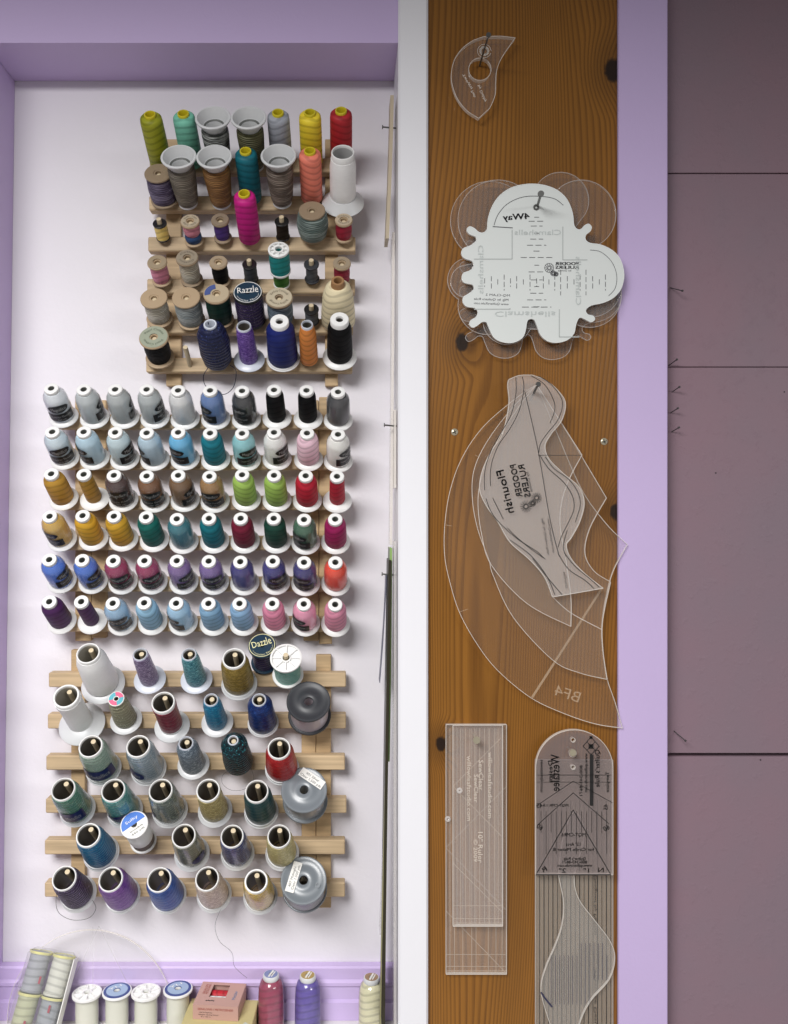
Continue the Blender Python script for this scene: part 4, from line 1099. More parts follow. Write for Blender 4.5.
# moulded quadrant steps and etched words
M_step = mat('acrylic_step', (.47,.50,.49), .4); M_ew = mat('etched_pale', (.52,.56,.55), .5)
for x0, y0, x1, y1 in ((165,262,308,372),(498,250,590,375),(165,556,300,560),(485,560,560,664)):
    a, b = Z(x0, y1), Z(x1, y0)
    mb = MB()
    for seg in (((a[0],a[1]),(b[0],a[1])), ((b[0],a[1]),(b[0],b[1])) if x0 < 400 else ((a[0],a[1]),(a[0],b[1]))):
        mb.strip(seg, .0011, -.0003)
    mb.build('moulded_edge', M_step, wt, smooth=False)
for t, a, b, ro, w in (('Clamshells', 405, 272, 0, 46), ('Clamshells', 190, 410, 90, 48), ('Clamshells', 556, 455, -90, 48), ('Clamshells', 355, 578, 180, 60)):
    mb = MB(); p = Z(a, b); put_text(mb, t, *p, .0062, -.0005, rot=math.radians(ro), mirror=True, width=w*PX)
    mb.build('etched_lettering', M_ew, wt, smooth=False)
nail('short fat nail through the cloud shaped front template', 535.6, 213, .055, r=.0015, hr=.0036, tilt=(-.13, .02))
MB_w = MB().lathe([(.0016,0),(.0034,0),(.0034,.0012),(.0016,.0012)], 24)
ws = MB_w.build('washer', M_nail, None, M=Matrix.Translation(W(536, 207.5, Yw) + Vector((0,-.0002,0))) @ Matrix.Rotation(math.pi/2, 4, 'X'))
tag(ws, 'small steel washer around the nail of the front cloud template', 'washer')

# curved blade templates
def px_loop(lst, Y, n=6): return [(p.x, p.y) for p in smooth_loop(pts2(lst, Y), n, False)]
tipp = (536.6, 384.6)
Yx = -.0888
xl = px_loop([tipp,(515,399),(483,427),(462,458),(450,491),(444.8,525),(444.7,556),(450,582.6),(459.3,612),(475.3,641.3),(496.6,669.3),(530,697.2),(563.3,713.2),(595.2,723.9),(622.5,728.2)], Yx) \
   + px_loop([(622.5,728.2),(615.2,702.6),(607.2,678.6),(602.7,646.6),(602.7,620),(607,593.3),(614,569.3),(627.5,544.6)], Yx)[1:] + px_loop([(627.5,544.6),(606.5,524),(582,490),(560,440)], Yx)[1:]
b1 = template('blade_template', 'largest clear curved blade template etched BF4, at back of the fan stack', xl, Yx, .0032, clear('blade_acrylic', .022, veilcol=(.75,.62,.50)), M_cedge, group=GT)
mb = MB()
p = W(568, 694, Yx); put_text(mb, 'BF4', p.x, p.z, .0125, -.0003, rot=math.radians(-18), mirror=True, width=27*PX)
M_haze = clear('etched_haze', .30, veilcol=(.8,.65,.48))
mb.build('etched_lettering', M_haze, b1, smooth=False); mb = MB()
mb.strip(pts2([(532,697.5),(602,588)], Yx), .0028, -.0003)
for a, b in (((459,612),(468,609)), ((446,525),(452,526)), ((475,455),(481,458))):
    mb.build('etched_marking', M_haze, b1, smooth=False); mb = MB(); mb.strip(pts2([a, b], Yx), .0006, -.0003)
mb.build('etched_marking', M_haze, b1, smooth=False)
Ym = -.0924
ml = px_loop([tipp,(514,406),(488,440),(474,470),(472.5,500),(478,530),(489,560),(493,575),(513,617),(552.6,660),(580,673),(607.2,679.4)], Ym) \
   + px_loop([(607.2,679.4),(603,650),(602.5,622),(610.7,582)], Ym)[1:] + px_loop([(610.7,582),(594,571),(585,553),(590,528),(606.5,498)], Ym)[1:] + px_loop([(606.5,498),(594,477),(572,440)], Ym)[1:]
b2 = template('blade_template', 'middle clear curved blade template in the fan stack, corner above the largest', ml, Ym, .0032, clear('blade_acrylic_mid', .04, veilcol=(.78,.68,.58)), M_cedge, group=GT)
mb = MB(); mb.strip(px_loop([(552.6,597),(571,613),(601.4,629.3)], Ym), .0008, -.0003); mb.build('etched_marking', M_cedge, b2, smooth=False)
Ys = -.0960
sl = px_loop([tipp,(520,405),(500,436),(484,470),(478,500),(482,536),(492,566),(527,603.5),(571,626.6)], Ys) + px_loop([(571,626.6),(571,598),(566,560),(560,520),(566,487),(582,455)], Ys)[1:] + px_loop([(582,455),(566,430),(548,402)], Ys)[1:]
template('blade_template', 'smallest clear curved blade template in the fan stack, just under the nail', sl, Ys, .0032, clear('blade_acrylic_small', .045, veilcol=(.80,.70,.60)), M_cedge, group=GT)
Yf = -.1014
Q6 = lambda l: [(430+a/3.752, 370+b/3.752) for a, b in l]
Q7 = lambda l: [(430+a/3.752, 540+b/3.752) for a, b in l]
fr_ = px_loop(Q6([(295,36),(335,20),(385,19)]), Yf, 3) + px_loop(Q6([(385,19),(440,42),(490,88),(509,130),(494,190),(455,240),(432,285),(448,335),(503,390),(560,440),(579,500),(562,570),(530,630)]) + Q7([(512,20),(530,70),(580,125),(650,181)]), Yf)[1:] \
    + px_loop(Q7([(650,181),(560,197),(460,214)]), Yf, 2)[1:] + px_loop(Q7([(460,214),(430,140),(375,75),(300,8)]) + Q6([(255,570),(212,510),(187,450),(196,380),(232,300),(272,240),(296,130),(292,60),(295,36)]), Yf)[1:-1]
M_flo = clear('flourish_reflection_veil', .21, veilcol=(.80,.75,.72))  # pale veil paints in the reflection of the bright room
ft_ = template('wavy_template', 'clear S-curved template printed Flourish, in front of the fan stack', fr_, Yf, .0050, M_flo, M_cedge, group=GT)
mb = MB(); f = -.0003
P6 = lambda a, b: pts2(Q6([(a, b)]), Yf)[0]
P7 = lambda a, b: pts2(Q7([(a, b)]), Yf)[0]
def mtext(t, p, h, w, ang):
    """lettering seen from its back: mirrored, reading direction turned by ang"""
    for o in ((0, .0004, .0008) if h > .005 else (0,)): put_text(mb, t, p[0]+o, p[1], h, f, rot=math.radians(ang), mirror=True, width=w*PX)
mtext('Flourish', P6(280,455), .0090, 44, 104)
mtext('POODER', P6(322,415), .0070, 33, 102)
mtext('RULERS', P6(353,415), .0070, 33, 102)
mtext('by Donna', P6(372,420), .0030, 20, 102)
mtext('Mfg. by Quilters Rule', P6(432,625), .0028, 36, 99)
mtext('www.QuiltersRule.com', P6(452,622), .0028, 34, 99)
mtext('MQ-FLO', P7(508,150), .0028, 16, 99)
for cxx, cyy, rr in ((360, 512, 22), (400, 480, 20), (385, 500, 14)):
    p = P6(cxx, cyy)
    for k in range(14):
        a = k*2*math.pi/14
        mb.strip([(p[0]+rr*.3/3.752*PX*math.cos(a), p[1]+rr*.3/3.752*PX*math.sin(a)), (p[0]+rr/3.752*PX*math.cos(a), p[1]+rr/3.752*PX*math.sin(a))], .0008, f)
    c = circ(p, rr*.35/3.752*PX, 14); mb.strip(c + c[:1], .0008, f)
def line(l, w=.0008, dash=None, n=5, P=P6):
    mb.strip([P(v.x, v.y) for v in smooth_loop(l, n, False)], w, f, dash=dash)
line([(322,28),(322,90),(305,165),(270,230),(235,290),(212,350),(204,400),(205,450)])
line([(346,25),(352,70),(335,150),(300,220),(258,280),(234,340),(226,390),(227,435)])
line([(235,480),(255,520),(275,560)], dash=(.006,.003))
line([(210,482),(228,530),(262,575),(330,635),(400,680),(425,705)])
line([(290,592),(330,632),(390,680),(432,708)])
line([(405,22),(450,50),(490,100),(496,140),(478,190),(442,235),(415,275),(408,310)])
line([(380,22),(430,55),(462,110),(468,150),(450,200)], dash=(.010,.002))
line([(412,320),(445,370),(500,420),(533,470),(540,520),(520,570),(495,620),(480,665)])
line([(432,325),(465,370),(520,410),(555,460),(563,510),(545,570)], dash=(.012,.003))
line([(515,600),(500,660),(510,700)], dash=(.010,.003))
line([(355,80),(405,300),(450,560),(485,700)], dash=(.014,.003), n=8)
line([(300,0),(380,60),(440,140),(468,205)], P=P7)
line([(385,70),(440,140),(495,205)], P=P7, dash=(.012,.004))
line([(480,50),(520,110),(580,150),(615,182)], P=P7)
line([(505,50),(545,100),(600,145),(635,178)], P=P7, dash=(.010,.003))
line([(405,320),(568,320)], w=.0006, n=2)
mb.build('printed_marking', M_ink, ft_, smooth=False)
nail('nail holding the fan of curved blade templates', 530, 400, .046, r=.0014, hr=.0030, tilt=(-.02,.26))

# two straight rulers hung one over the other
def rect(x0, y0, x1, y1, Y, r=0):
    a, b = W(x0, y1, Y), W(x1, y0, Y)
    return [(a.x, a.z), (b.x, a.z), (b.x, b.z), (a.x, b.z)]
def etched(root, segs, Y, w=.0006, m=None):
    mb = MB()
    for a, b in segs: mb.strip(pts2([a, b], Y), w, -.0003)
    return mb.build('etched_marking', m or M_etchc, root, smooth=False)
M_etchc = clear('etched_line_haze', .38, veilcol=(.80,.70,.58))
Q8 = lambda l: [(430+a/3.262, 710+b/3.262) for a, b in l]
Y1 = -.0858
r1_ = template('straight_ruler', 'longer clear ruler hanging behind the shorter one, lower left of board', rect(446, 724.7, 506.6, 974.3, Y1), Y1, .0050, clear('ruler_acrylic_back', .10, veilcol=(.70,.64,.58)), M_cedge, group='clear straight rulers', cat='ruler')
segs = []
for x in (65, 80, 107, 136, 150, 190, 215, 235): segs.append(Q8([(x, 60), (x, 860)]))
for y in (797, 836, 850): segs.append(Q8([(52, y), (250, y)]))
segs += [Q8([(250, 248), (52, 448)]), Q8([(52, 450), (248, 652)]), Q8([(52, 655), (246, 855)])]
etched(r1_, segs, Y1)
Y2 = -.0945
r2_ = template('straight_ruler', 'shorter clear ruler etched SewClear hanging in front of the longer one', rect(453, 725.2, 502.7, 926.3, Y2), Y2, .0055, clear('ruler_acrylic_front', .12, veilcol=(.66,.60,.58)), M_cedge, group='clear straight rulers', cat='ruler')
segs = []
for x in (88, 100, 116, 130, 146, 162, 178, 194, 210, 222): segs.append(Q8([(x, 60), (x, 700)]))
for y in (638, 680, 694): segs.append(Q8([(75, y), (236, y)]))
segs += [Q8([(232, 90), (76, 248)]), Q8([(76, 250), (232, 410)]), Q8([(76, 500), (234, 658)])]
etched(r2_, segs, Y2, .0005)
M_el = clear('etched_letter_haze', .6, veilcol=(.80,.72,.62))
for t, a, b, h, w in (('willowleafstudio.com', 196, 245, .0052, 65), ('SewClear', 166, 212, .0056, 30), ('SewClear', 150, 255, .0050, 28), ('willowleafstudio.com', 127, 255, .0050, 64), ('10" Ruler', 164, 445, .0056, 32), ('\u00a9 2009', 148, 458, .0046, 22)):
    mb = MB(); p = pts2(Q8([(a, b)]), Y2)[0]; put_text(mb, t, p[0], p[1], h, -.0004, rot=math.radians(-90), width=w*PX)
    mb.build('etched_lettering', M_el, r2_, smooth=False)
nail('brass headed nail holding the two straight clear rulers', 473.3, 734.3, .024, hr=.0042, m=M_brass)
for px_, py_, lb in ((459.5, 790.5, 'clear rubber grip dot near the shorter straight ruler text'), (447.8, 819, 'clear rubber grip dot at the edge of the longer straight ruler')):
    o = MB().lathe([(.0008,0),(.0034,0),(.0036,.0004),(.0030,.0012),(.0018,.0015),(.0008,.0008)], 24).build('grip_dot', M_cedge2, None, M=Matrix.Translation(W(px_, py_, Y2-.0002 if px_ > 455 else Y1-.0002)) @ Matrix.Rotation(math.pi/2, 4, 'X'))
    tag(o, lb, 'grip dot', 'grip dots on the rulers')

# striped long template, vase shaped template and round-topped template
Yl = -.0850
lg = template('striped_template', 'long clear template of fine black stripes hanging low behind the arch template', rect(535.5, 760, 613, 1052, Yl), Yl, .0040, clear('stripe_acrylic', .32, veilcol=(.44,.40,.34)), M_cedge2, group=GT)
mb = MB()
for k in range(17):
    x = 539.5 + k*4.45
    mb.strip(pts2([(x, 800), (x, 1050)], Yl), .0009 if k % 2 else .0006, -.0003)
for t, xx, yy, w in (('Designed by Patricia', 595, 905, 60), ('Westalee Design', 595, 1000, 62)):
    p = pts2([(xx, yy)], Yl)[0]; put_text(mb, t, p[0], p[1], .0030, -.0004, rot=math.radians(90), mirror=True, width=w*PX)
mb.build('printed_marking', M_ink, lg, smooth=False)
Yv = -.0895
Q8v = lambda l: [(430+a/3.262, 710+b/3.262) for a, b in l]
vs_ = px_loop(Q8v([(470,540),(474,585),(492,628),(540,690),(588,755),(603,812),(584,880),(525,948),(492,1012),(470,1100)]), Yv) + px_loop(Q8v([(470,1100),(410,1060),(374,970),(362,905),(378,840),(408,770),(430,705),(436,630),(420,545)]), Yv)[1:] + px_loop(Q8v([(420,545),(425,470),(440,400),(470,330),(505,400),(470,540)]), Yv, 3)[1:-1]
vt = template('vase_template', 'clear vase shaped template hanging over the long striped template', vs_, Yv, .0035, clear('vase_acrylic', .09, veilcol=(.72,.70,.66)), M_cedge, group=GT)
mb = MB(); mb.strip([(p[0], p[1]) for p in px_loop(Q8v([(362,920),(375,940),(398,968)]), Yv)], .0020, -.0003)
for k in range(14):
    x = 395 + k*14
    mb.strip(pts2(Q8v([(x, 760 if 6 < k < 13 else 800), (x, 880 if k > 9 else 960)]), Yv), .0005, -.0003)
mb.build('printed_marking', mat('blue_black_ink', (.03,.03,.07), .5), vt, smooth=False)
Ya = -.0965
c = pts2([(574.3, 768.5)], Ya)[0]; ra = 38.6*(CAMD+Ya)/FPX
bl, br = pts2([(535.8, 874.8)], Ya)[0], pts2([(613, 874.8)], Ya)[0]
ao = [(c[0]+ra*math.cos(math.radians(a)), c[1]+ra*math.sin(math.radians(a))) for a in range(0, 181, 6)] + [bl, br]
P8 = lambda a, b: pts2(Q8([(a, b)]), Ya)[0]
hol = [circ(P8(466,142), .0042, 16), circ(P8(467,98), .0026, 14), circ(P8(467,187), .0026, 14)]
at = template('arch_template', 'round topped grey clear template with black angle lines and script, lower right of board', ao, Ya, .0055, clear('arch_acrylic', .22, tint=(.88,.85,.86), veilcol=(.42,.36,.35)), M_cedge, holes=hol, group=GT)
mb = MB(); f = -.0003
def ln8(l, w=.0008): mb.strip([P8(a, b) for a, b in l], w, f)
ln8([(347,534),(467,326),(588,534)], .0010); ln8([(345,537),(590,537)], .0012)
ln8([(350,375),(467,270),(585,372)]); ln8([(347,312),(467,232),(595,302)], .0007); ln8([(347,212),(592,212)], .0007); ln8([(347,235),(592,235)], .0005)
for k in range(14):
    x = 362 + k*16.5
    top = 326 + abs(x-467)*1.73
    ln8([(x, max(330, 330)), (x, min(530, max(345, 470 if k % 2 else 400)))], .0006)
def mt(t, a, b, h, w, ang):
    p = P8(a, b)
    for o in (0, .0003): put_text(mb, t, p[0]+o, p[1]+o, h, f, rot=math.radians(ang), mirror=True, width=w*PX)
mt('Westalee', 408, 205, .0105, 36, 90); mt('Design', 392, 200, .0050, 22, 90)
mt("Quilter's Rule", 545, 190, .0056, 37, 90); mt('www.quiltersrule.com', 508, 205, .0034, 38, 90); mt('800-343-8671', 492, 230, .0034, 30, 90)
mt('sewsteady.com', 362, 215, .0036, 32, 90); mt('Template', 578, 235, .0040, 20, 90); mt('45', 573, 316, .0050, 6, 90); mt('45', 357, 312, .0050, 6, 0)
mt('MQT-CMR 1.0', 410, 311, .0030, 25, 0); mt('MQT-CMR6', 468, 407, .0040, 24, 0); mt('12" Arcs', 468, 438, .0036, 15, 0); mt('for Circle Maker 8', 468, 455, .0038, 40, 0)
mt("Quilter's Rule", 472, 485, .0034, 22, 0); mt('800-343-8671', 472, 496, .0034, 24, 0); mt('www.quiltersrule.com', 472, 507, .0034, 34, 0)
mt('2"', 432, 524, .0050, 7, 0); mt('1"', 512, 524, .0050, 7, 0); mt('R', 372, 520, .0056, 6, 30); mt('N', 558, 522, .0056, 6, 0); mt('60', 358, 382, .0060, 6, -30); mt('60', 575, 385, .0060, 6, 30)
a, b = P8(521,145), P8(533,312)
mb.add([(a[0],f,b[1]),(b[0],f,b[1]),(b[0],f,a[1]),(a[0],f,a[1])], [(0,1,2,3)])
ln8([(525,88),(552,118),(525,145),(499,118),(525,88)], .0009); ln8([(512,104),(538,131)], .0008); ln8([(538,104),(512,131)], .0008)
a, b = P8(517,111), P8(533,126); mb.add([(a[0],f,b[1]),(b[0],f,b[1]),(b[0],f,a[1]),(a[0],f,a[1])], [(0,1,2,3)])
a, b = P8(520,85), P8(530,94); mb.add([(a[0],f,b[1]),(b[0],f,b[1]),(b[0],f,a[1]),(a[0],f,a[1])], [(0,1,2,3)])
mb.build('printed_marking', M_ink, at, smooth=False)
nail('brass headed nail in the hole of the round topped template', 567.5, 747, .022, hr=.0040, m=M_brass)

# ------------------------------------------------------------------ things hung on the side of the niche
def side_plate(name, label, cat, x, y0, y1, top, bot, th, m, me, group=None, ytop=None, lean=0.0, n=8, cur=0.0):
    """a thin sheet lying along the side wall, seen edge on: x of its niche side at the top, leaning out towards the bottom"""
    root = empty(name, Matrix.Translation((x, y0, bot))); tag(root, label, cat, group)
    vs = []; fs = []
    for i in range(n+1):
        t = i/n; z = (top-bot)*(1-t)
        dx = -lean*t**1.4 - cur*math.sin(math.pi*t)
        ya = 0 if ytop is None else (ytop-y0)*(1-t)
        for (xx, yy) in ((dx, ya), (dx+th, ya), (dx+th, y1-y0), (dx, y1-y0)): vs.append((xx, yy, z))
    for i in range(n):
        for k in range(4):
            l = (k+1) % 4
            fs.append((i*4+k, (i+1)*4+k, (i+1)*4+l, i*4+l))
    fs += [(3,2,1,0), tuple(n*4+k for k in range(4))]
    mb = MB(); mb.add(vs, fs)
    mb.m = [1 if k % 4 in (0, 2) else 0 for k in range(len(fs))]
    mb.build('sheet', [m, me], root, smooth=False)
    return root
GS = 'rulers hung edge on at the side of the niche'
zt_ = lambda py, Y: W(345, py, Y).z
side_plate('hanging_ruler', 'tan ruler hung edge on from the upper nail on the niche side', 'ruler', .0555, -.062, -.030, zt_(96,-.06), zt_(239,-.06), .0042, M_tan, M_tan, GS, lean=.006)
side_plate('hanging_ruler', 'long clear ruler hung edge on below the tan ruler', 'ruler', .0585, -.050, -.018, zt_(232,-.05), zt_(545,-.05), .0030, M_clear2, M_cedge, GS, lean=.003)
side_plate('hanging_ruler', 'short tan and clear ruler edge on behind the middle side nail', 'ruler', .0592, -.074, -.052, zt_(410,-.07), zt_(488,-.07), .0026, clear('tan_acrylic', .45, veilcol=(.62,.54,.46)), M_cedge, GS)
side_plate('hanging_ruler', 'clear ruler hung edge on nearest the white post', 'ruler', .0585, -.080, -.058, zt_(541,-.07), zt_(1032,-.07), .0034, M_clear3, M_cedge2, GS)
side_plate('hanging_template', 'grey and green edged template hung in the bundle on the niche side', 'template', .0545, -.066, -.024, zt_(548,-.06), zt_(760,-.06), .0030, mat('green_grey_sheet', lin((120,132,110)), .4), mat('green_edge', lin((142,176,104)), .35), GS, lean=.003)
side_plate('hanging_template', 'long black template hung edge on in the bundle on the niche side', 'template', .0525, -.074, -.030, zt_(560,-.07), zt_(1028,-.07), .0036, mat('black_sheet', (.014,.012,.010), .4), mat('dark_olive_edge', lin((44,40,24)), .4), GS, lean=.008, cur=.0015)
side_plate('hanging_template', 'thin olive sheet in front of the long black template, niche side', 'template', .0505, -.070, -.058, zt_(690,-.065), zt_(1028,-.065), .0012, mat('olive_sheet', lin((108,104,66)), .4), mat('olive_edge', lin((150,146,104)), .4), GS, lean=.0085, cur=.0012)
side_plate('hanging_template', 'thin blue grey sheet fanning out from the bundle on the niche side', 'template', .0505, -.056, -.030, zt_(575,-.05), zt_(682,-.05), .0007, mat('slate_sheet', lin((84,88,112)), .4), mat('slate_edge', lin((84,88,112)), .4), GS, lean=.008)
side_plate('hanging_ruler', 'thin clear strip dangling lowest in the bundle on the niche side', 'ruler', .0490, -.050, -.030, zt_(780,-.05), zt_(935,-.05), .0012, M_clear2, M_cedge2, GS, lean=.006)
def side_nail(label, px, py, Y, ln):
    z = W(px, py, Y).z
    o = empty('nail', Matrix.Translation((XR0, Y, z))); tag(o, label, 'nail', 'nails in the side of the niche')
    MB().tube([(.004,0,-.0006),(-ln,0,.0012)], .0010, 8).build('shank', M_nail, o)
    MB().tube([(-ln+.0004,0,.0012),(-ln-.0008,0,.0012)], .0024, 12).build('head', M_nail, o)
side_nail('nail on the niche side holding the tan ruler', 384, 128, -.047, .0165)
side_nail('nail on the niche side above the short tan and clear ruler', 386, 426, -.063, .0150)
side_nail('nail on the niche side holding the bundle of templates', 384, 575, -.046, .0170)

# little nails left in the mauve wall
for i, (px_, py_, lb) in enumerate(((671, 288, 'bent little nail in the mauve wall, highest of five beside the lilac strip'), (669.5, 365, 'little nail in the mauve wall at the joint below the bent nail'), (672, 392, 'little nail in the mauve wall, first below the middle joint'),
                                    (670.5, 413, 'little nail in the mauve wall, second below the middle joint'), (671.5, 432, 'little nail in the mauve wall, third below the middle joint'), (674, 731, 'little nail in the mauve wall just above the wide crack'))):
    nail(lb, px_, py_, .014 if i not in (0, 5) else .018, r=.0006, hr=.0013, tilt=(.5, -.5) if i in (0, 5) else (.25, .3), group='little nails in the mauve wall', Y=YM)

# ------------------------------------------------------------------ on the shelf
GSh = 'thread spools standing on the shelf'
def upright(px, py, Y, h, ang=0, lean=0.0):
    top = W(px, py, Y)
    return Matrix.Translation((top.x, Y, ZS)) @ Matrix.Rotation(math.radians(lean), 4, 'X') @ rotz(ang)
zspool = lambda px, py, Y: W(px, py, Y).z - ZS
T_clear = mat('clear_pale_thread', (.60,.60,.52), .3, spec=.6)
def blue_disc(root, rf, h):
    d = MB().lathe([(.0038,h+.0001),(rf*.90,h+.0001),(rf*.90,h+.0006),(.0038,h+.0006)], 36).build('label', mat('navy_rim_print', lin((38,62,130)), .3), root, smooth=False)
    e_ = MB().lathe([(.0045,h+.0006),(rf*.72,h+.0006),(rf*.72,h+.0009),(.0045,h+.0009)], 36).build('printed_centre', mat('pale_blue_print', lin((150,172,200)), .3), d, smooth=False)
    mb = MB(); vs, fs = text_geo('YLI'); w0 = text_width('YLI')
    mb.add([((a-w0/2)*rf*.9/w0, rf*.36 + (b-.33)*rf*.34, h+.0011) for a, b in vs], fs, 0, rotz(22)); mb.build('lettering', M_paper, d, smooth=False)
SP = [(87, 992, 'spoked', None, 'white spoked spool of clear thread, first of four standing beside the bagged spools'), (117, 990.5, 'disc', blue_disc, 'spool of clear thread with blue label, second of four standing spools'),
      (146, 991, 'spoked', None, 'white spoked spool of clear thread, third of four, between two blue labelled spools'), (178, 988.5, 'disc', blue_disc, 'spool of clear thread with blue label standing beside the pink box')]
for px_, py_, tp_, dc, lb in SP:
    Y = -.034; h = zspool(px_, py_, Y)
    spool(upright(px_, py_, Y, h, 15), lb, GSh, .0182, h, .0138, T_clear, top=tp_, disc=dc)
def king(px_, py_, Y, lb, rgb, lab):
    h = zspool(px_, py_, Y)
    root = empty('thread_cone', upright(px_, py_, Y, h)); tag(root, lb, 'thread cone', GSh)
    MB().lathe([(.004,0),(.0172,0),(.0176,.001),(.0168,.004),(.004,.004)], 36).build('base', M_tplast, root)
    bp = [(.005,.0041),(.0152,.0041),(.0160,.008),(.0158,h*.55),(.0150,h-.016),(.0128,h-.009),(.0100,h-.0062),(.005,h-.0062)]
    MB().lathe(bp, 40).build('wound_thread', T(rgb), root)
    MB().lathe([(a+.0005, z) for a, z in bp[1:7]], 40, closed=False).build('shrink_wrap', M_wrap, root)
    MB().lathe([(.003,h-.0063),(.0094,h-.0063),(.0102,h-.005),(.0102,h-.0012),(.0094,h),(.003,h)], 32).build('cap', M_tplast, root)
    d = MB().lathe([(.003,h),(.0084,h),(.0084,h+.0005),(.003,h+.0005)], 28).build('label', mat('printed_top', lin(lab), .4), root, smooth=False)
    mb = MB(); mb.box((-.0011,-.0070,h+.0005),(.0011,.0070,h+.0008), M=rotz(-20)); mb.box((.0024,-.0058,h+.0005),(.0038,.0058,h+.0008), M=rotz(-20)); mb.build('printed_bar', M_paper, d, smooth=False)
king(271, 974, -.036, 'maroon wrapped thread cone standing on the shelf beside the pink box', (138,36,72), (120,130,176))
king(307.7, 975, -.036, 'purple wrapped thread cone standing on the shelf beside the maroon one', (84,66,150), (168,140,76))
king(371.5, 977, -.030, 'cream wrapped thread cone on the shelf beside the hanging black template', (206,202,168), (150,120,90))
# half round clear template leaning at the back
Yh = -.0208
cx_, r_ = W(91, 1000, Yh).x, 84*(CAMD+Yh)/FPX
hz = ZS + .0006
arc = [(cx_+r_*math.cos(math.radians(a)), hz + r_*1.10*math.sin(math.radians(a))) for a in range(0, 181, 5)]
ht = template('half_round_template', 'large clear half round template standing behind the bagged spools on the shelf', arc, Yh, .0030, M_clear, M_cedge, group=None)
etched(ht, [((99,926),(60,1008)), ((99,926),(140,1008)), ((93,927),(93,1008)), ((20,985),(160,985))], Yh, .0004, M_cedge2)
# pack of four bagged spools
pk = W(52, 1008, -.047)
Mp = Matrix.Translation((-.384, -.064, ZS+.0105)) @ Matrix.Rotation(math.radians(10), 4, 'Y') @ Matrix.Rotation(math.radians(-24), 4, 'X')
root = empty('spool_pack', Mp); tag(root, 'clear bag of four silver thread spools tied with yellow band, on the shelf', 'bag of spools')
sm = [T((150,152,158)), T((196,196,186)), T((168,170,140)), T((140,144,150))]
hh = .046
for i, (x, z) in enumerate(((-.0146, hh), (.0146, hh), (-.0146, 0), (.0146, 0))):
    Mx = Matrix.Translation((x, 0, z))
    b = MB().lathe([(.003,.0005),(.0130,.0005),(.0134,.0012),(.0134,.0030),(.0124,.0034),(.0126,hh/2),(.0124,hh-.0044),(.0134,hh-.004),(.0134,hh-.0022),(.0130,hh-.0016),(.003,hh-.0016)], 32, 0, Mx).build('bagged_spool', sm[i], root)
    MB().lathe([(.0132,hh-.0034),(.0142,hh-.0034),(.0142,hh-.0006),(.0132,hh-.0006)], 28, 0, Mx).build('yellow_band', mat('pale_yellow_band', lin((208,204,140)), .4), b)
for x, z in ((-.008, .010), (.0165, .030), (-.004, hh+.012)):
    MB().box((x-.0013,-.0146,z),(x+.0013,-.0140,z+.008)).build('red_tag', mat('red_paper', lin((150,36,60)), .5), root, smooth=False)
MB().box((.0296,-.012,0),(.0306,.012,.090)).build('card', M_paper, root, smooth=False)
MB().box((-.0292,-.0150,-.0012),(.0294,.0150,.0945), ch=.006).build('clear_bag', M_bag, root)
# boxes
def boxed(name, label, cat, w, d, h, M, m):
    root = empty(name, M); tag(root, label, cat); return root
M_yb = mat('yellow_card', lin((196,184,132)), .6); M_pb = mat('pink_card', lin((186,148,138)), .6)
hb_ = .0330
yb = empty('card_box', Matrix.Translation((-.1540, -.0570, ZS)) @ rotz(-3)); tag(yb, 'pale yellow card box on the shelf under the pink thread box', 'box')
MB().box((-.0425,-.0320,0),(.0425,.0320,hb_-.0016), ch=.0008).build('carton', M_yb, yb, smooth=False)
MB().box((-.0430,-.0325,hb_-.0080),(.0430,.0325,hb_), ch=.0008).build('lid', M_yb, yb, smooth=False)
mb = MB(); vs, fs = text_geo('MERROW COTTON'); w0 = text_width('MERROW COTTON')
mb.add([((a-w0/2)*.036/w0 + .004, -.0240 + (b-.33)*.0045, hb_+.0002) for a, b in vs], fs); mb.build('lettering', mat('olive_ink', lin((120,112,60)), .6), yb, smooth=False)
mb = MB(); vs = [(.028,-.030,hb_+.0002),(.040,-.028,hb_+.0002),(.041,-.018,hb_+.0002),(.034,-.012,hb_+.0002),(.029,-.020,hb_+.0002)]
mb.add(vs, [tuple(range(5))]).build('printed_flower', mat('floral_print', lin((190,196,190)), .6), yb, smooth=False)
hp = .0176
pb = empty('thread_box', Matrix.Translation((-.1555, -.0435, ZS+hb_+.0002)) @ rotz(-5)); tag(pb, 'pink card thread box with window showing red and white spools', 'box')
w2, d2 = .0280, .0240
wx0, wx1, wy0, wy1 = -.0125, .0085, -.0070, .0190
mb = MB()
mb.box((-w2,-d2,0),(w2,d2,.0008)); mb.box((-w2,-d2,.0008),(w2,-d2+.0008,hp)); mb.box((-w2,d2-.0008,.0008),(w2,d2,hp)); mb.box((-w2,-d2+.0008,.0008),(-w2+.0008,d2-.0008,hp)); mb.box((w2-.0008,-d2+.0008,.0008),(w2,d2-.0008,hp))
mb.box((-w2+.0008,-d2+.0008,hp-.0008),(wx0,d2-.0008,hp)); mb.box((wx1,-d2+.0008,hp-.0008),(w2-.0008,d2-.0008,hp)); mb.box((wx0,-d2+.0008,hp-.0008),(wx1,wy0,hp)); mb.box((wx0,wy1,hp-.0008),(wx1,d2-.0008,hp))
mb.build('carton', M_pb, pb, smooth=False)
mb = MB()
for t, y, z, h, w in (('SERALON\u00ae / METROSENE\u00ae', 0, .0128, .0026, .044), ):
    put_text(mb, t, 0, z, h, -d2-.0003, width=w)
M_rb = mat('red_brown_ink', lin((150,56,44)), .6)
mb.build('red_lettering', M_rb, pb, smooth=False); mb = MB()
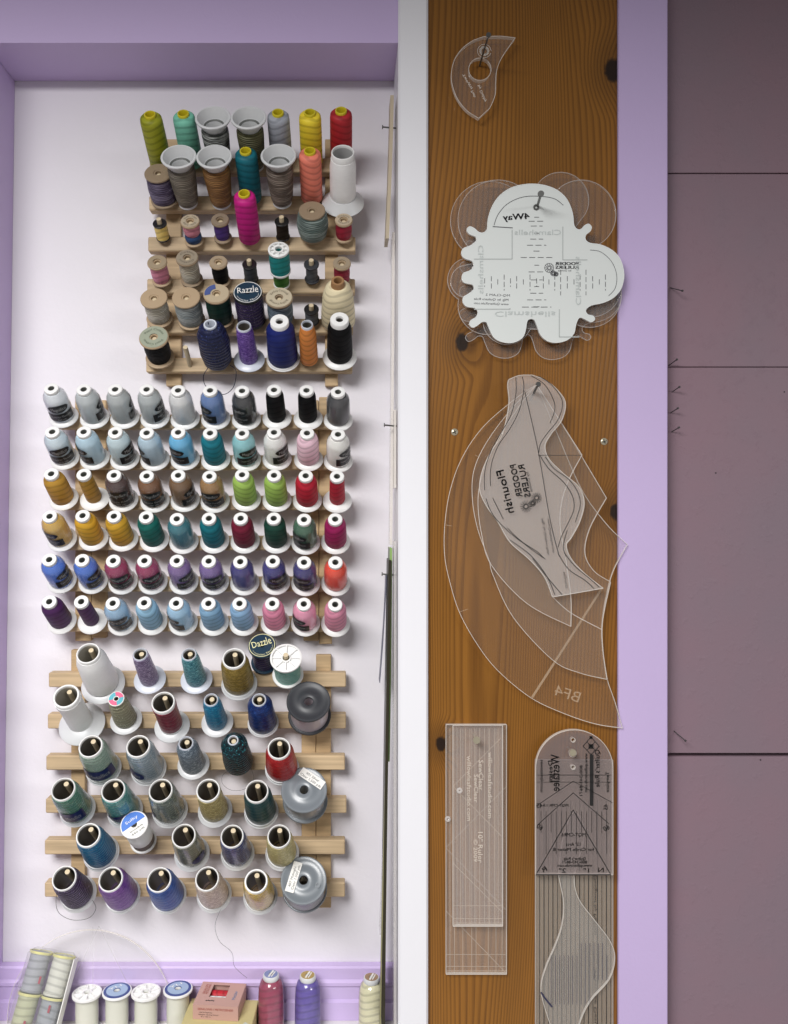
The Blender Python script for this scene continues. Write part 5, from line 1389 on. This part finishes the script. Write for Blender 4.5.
for t, x, y, h, w, a in (('SERALON', -.0205, .008, .0032, .020, 90), ('METROSENE', -.0168, .008, .0028, .020, 90)):
    vs, fs = text_geo(t); w0 = text_width(t); R_ = rotz(a)
    mb.add([(R_ @ Vector(((q_[0]-w0/2)*w/w0, (q_[1]-.33)*h/.7, 0))) + Vector((x, y, hp+.0002)) for q_ in vs], fs)
mb.build('red_lettering', M_rb, pb, smooth=False)
mb = MB()
for i, t in enumerate(('100 % Polyester', 'Nahgarn  Sewing thread', '8 x 150 m')):
    put_text(mb, t, -.012 + .003*(i == 1), .0088 - .0026*i, .0014, -d2-.0003, width=(.017, .025, .012)[i])
mb.build('small_lettering', M_ink, pb, smooth=False)
mb = MB(); vs, fs = text_geo('Mettler'); w0 = text_width('Mettler'); R_ = rotz(90)
mb.add([(R_ @ Vector(((a-w0/2)*.018/w0, (b-.33)*.0060, 0))) + Vector((.0190, -.002, hp+.0002)) for a, b in vs], fs); mb.build('blue_script', mat('blue_ink', lin((70,120,160)), .6), pb, smooth=False)
mb = MB()
for k in range(5):
    a = k*.5; c_ = Vector((-.0135+.0022*k, -.0150+.0006*(k % 2), hp+.0002))
    mb.add([c_+Vector((.0012*math.cos(a+t*1.26), .0012*math.sin(a+t*1.26), 0)) for t in range(5)], [(0,1,2,3,4)])
mb.build('printed_ornament', M_ink, pb, smooth=False)
for y, rgb, lb in ((.0118, (168,28,40), 'red thread spool inside the window of the pink box'), (-.0010, (214,222,220), 'white thread spool inside the window of the pink box')):
    o = empty('thread_spool', Matrix.Translation(Vector((-.1575 + y*.087, -.0435 + y, ZS+hb_+.0085))) @ rotz(-5) @ Matrix.Rotation(math.pi/2, 4, 'Y')); tag(o, lb, 'thread spool', 'spools inside the pink box')
    MB().lathe([(.0015,-.017),(.0056,-.017),(.0060,-.015),(.0061,0),(.0060,.015),(.0056,.017),(.0015,.017)], 24).build('wound_thread', T(rgb), o)
    for z in (-.0190, .0172): MB().lathe([(.0015,z),(.0066,z),(.0066,z+.0018),(.0015,z+.0018)], 24).build('flange', M_wplast, o)
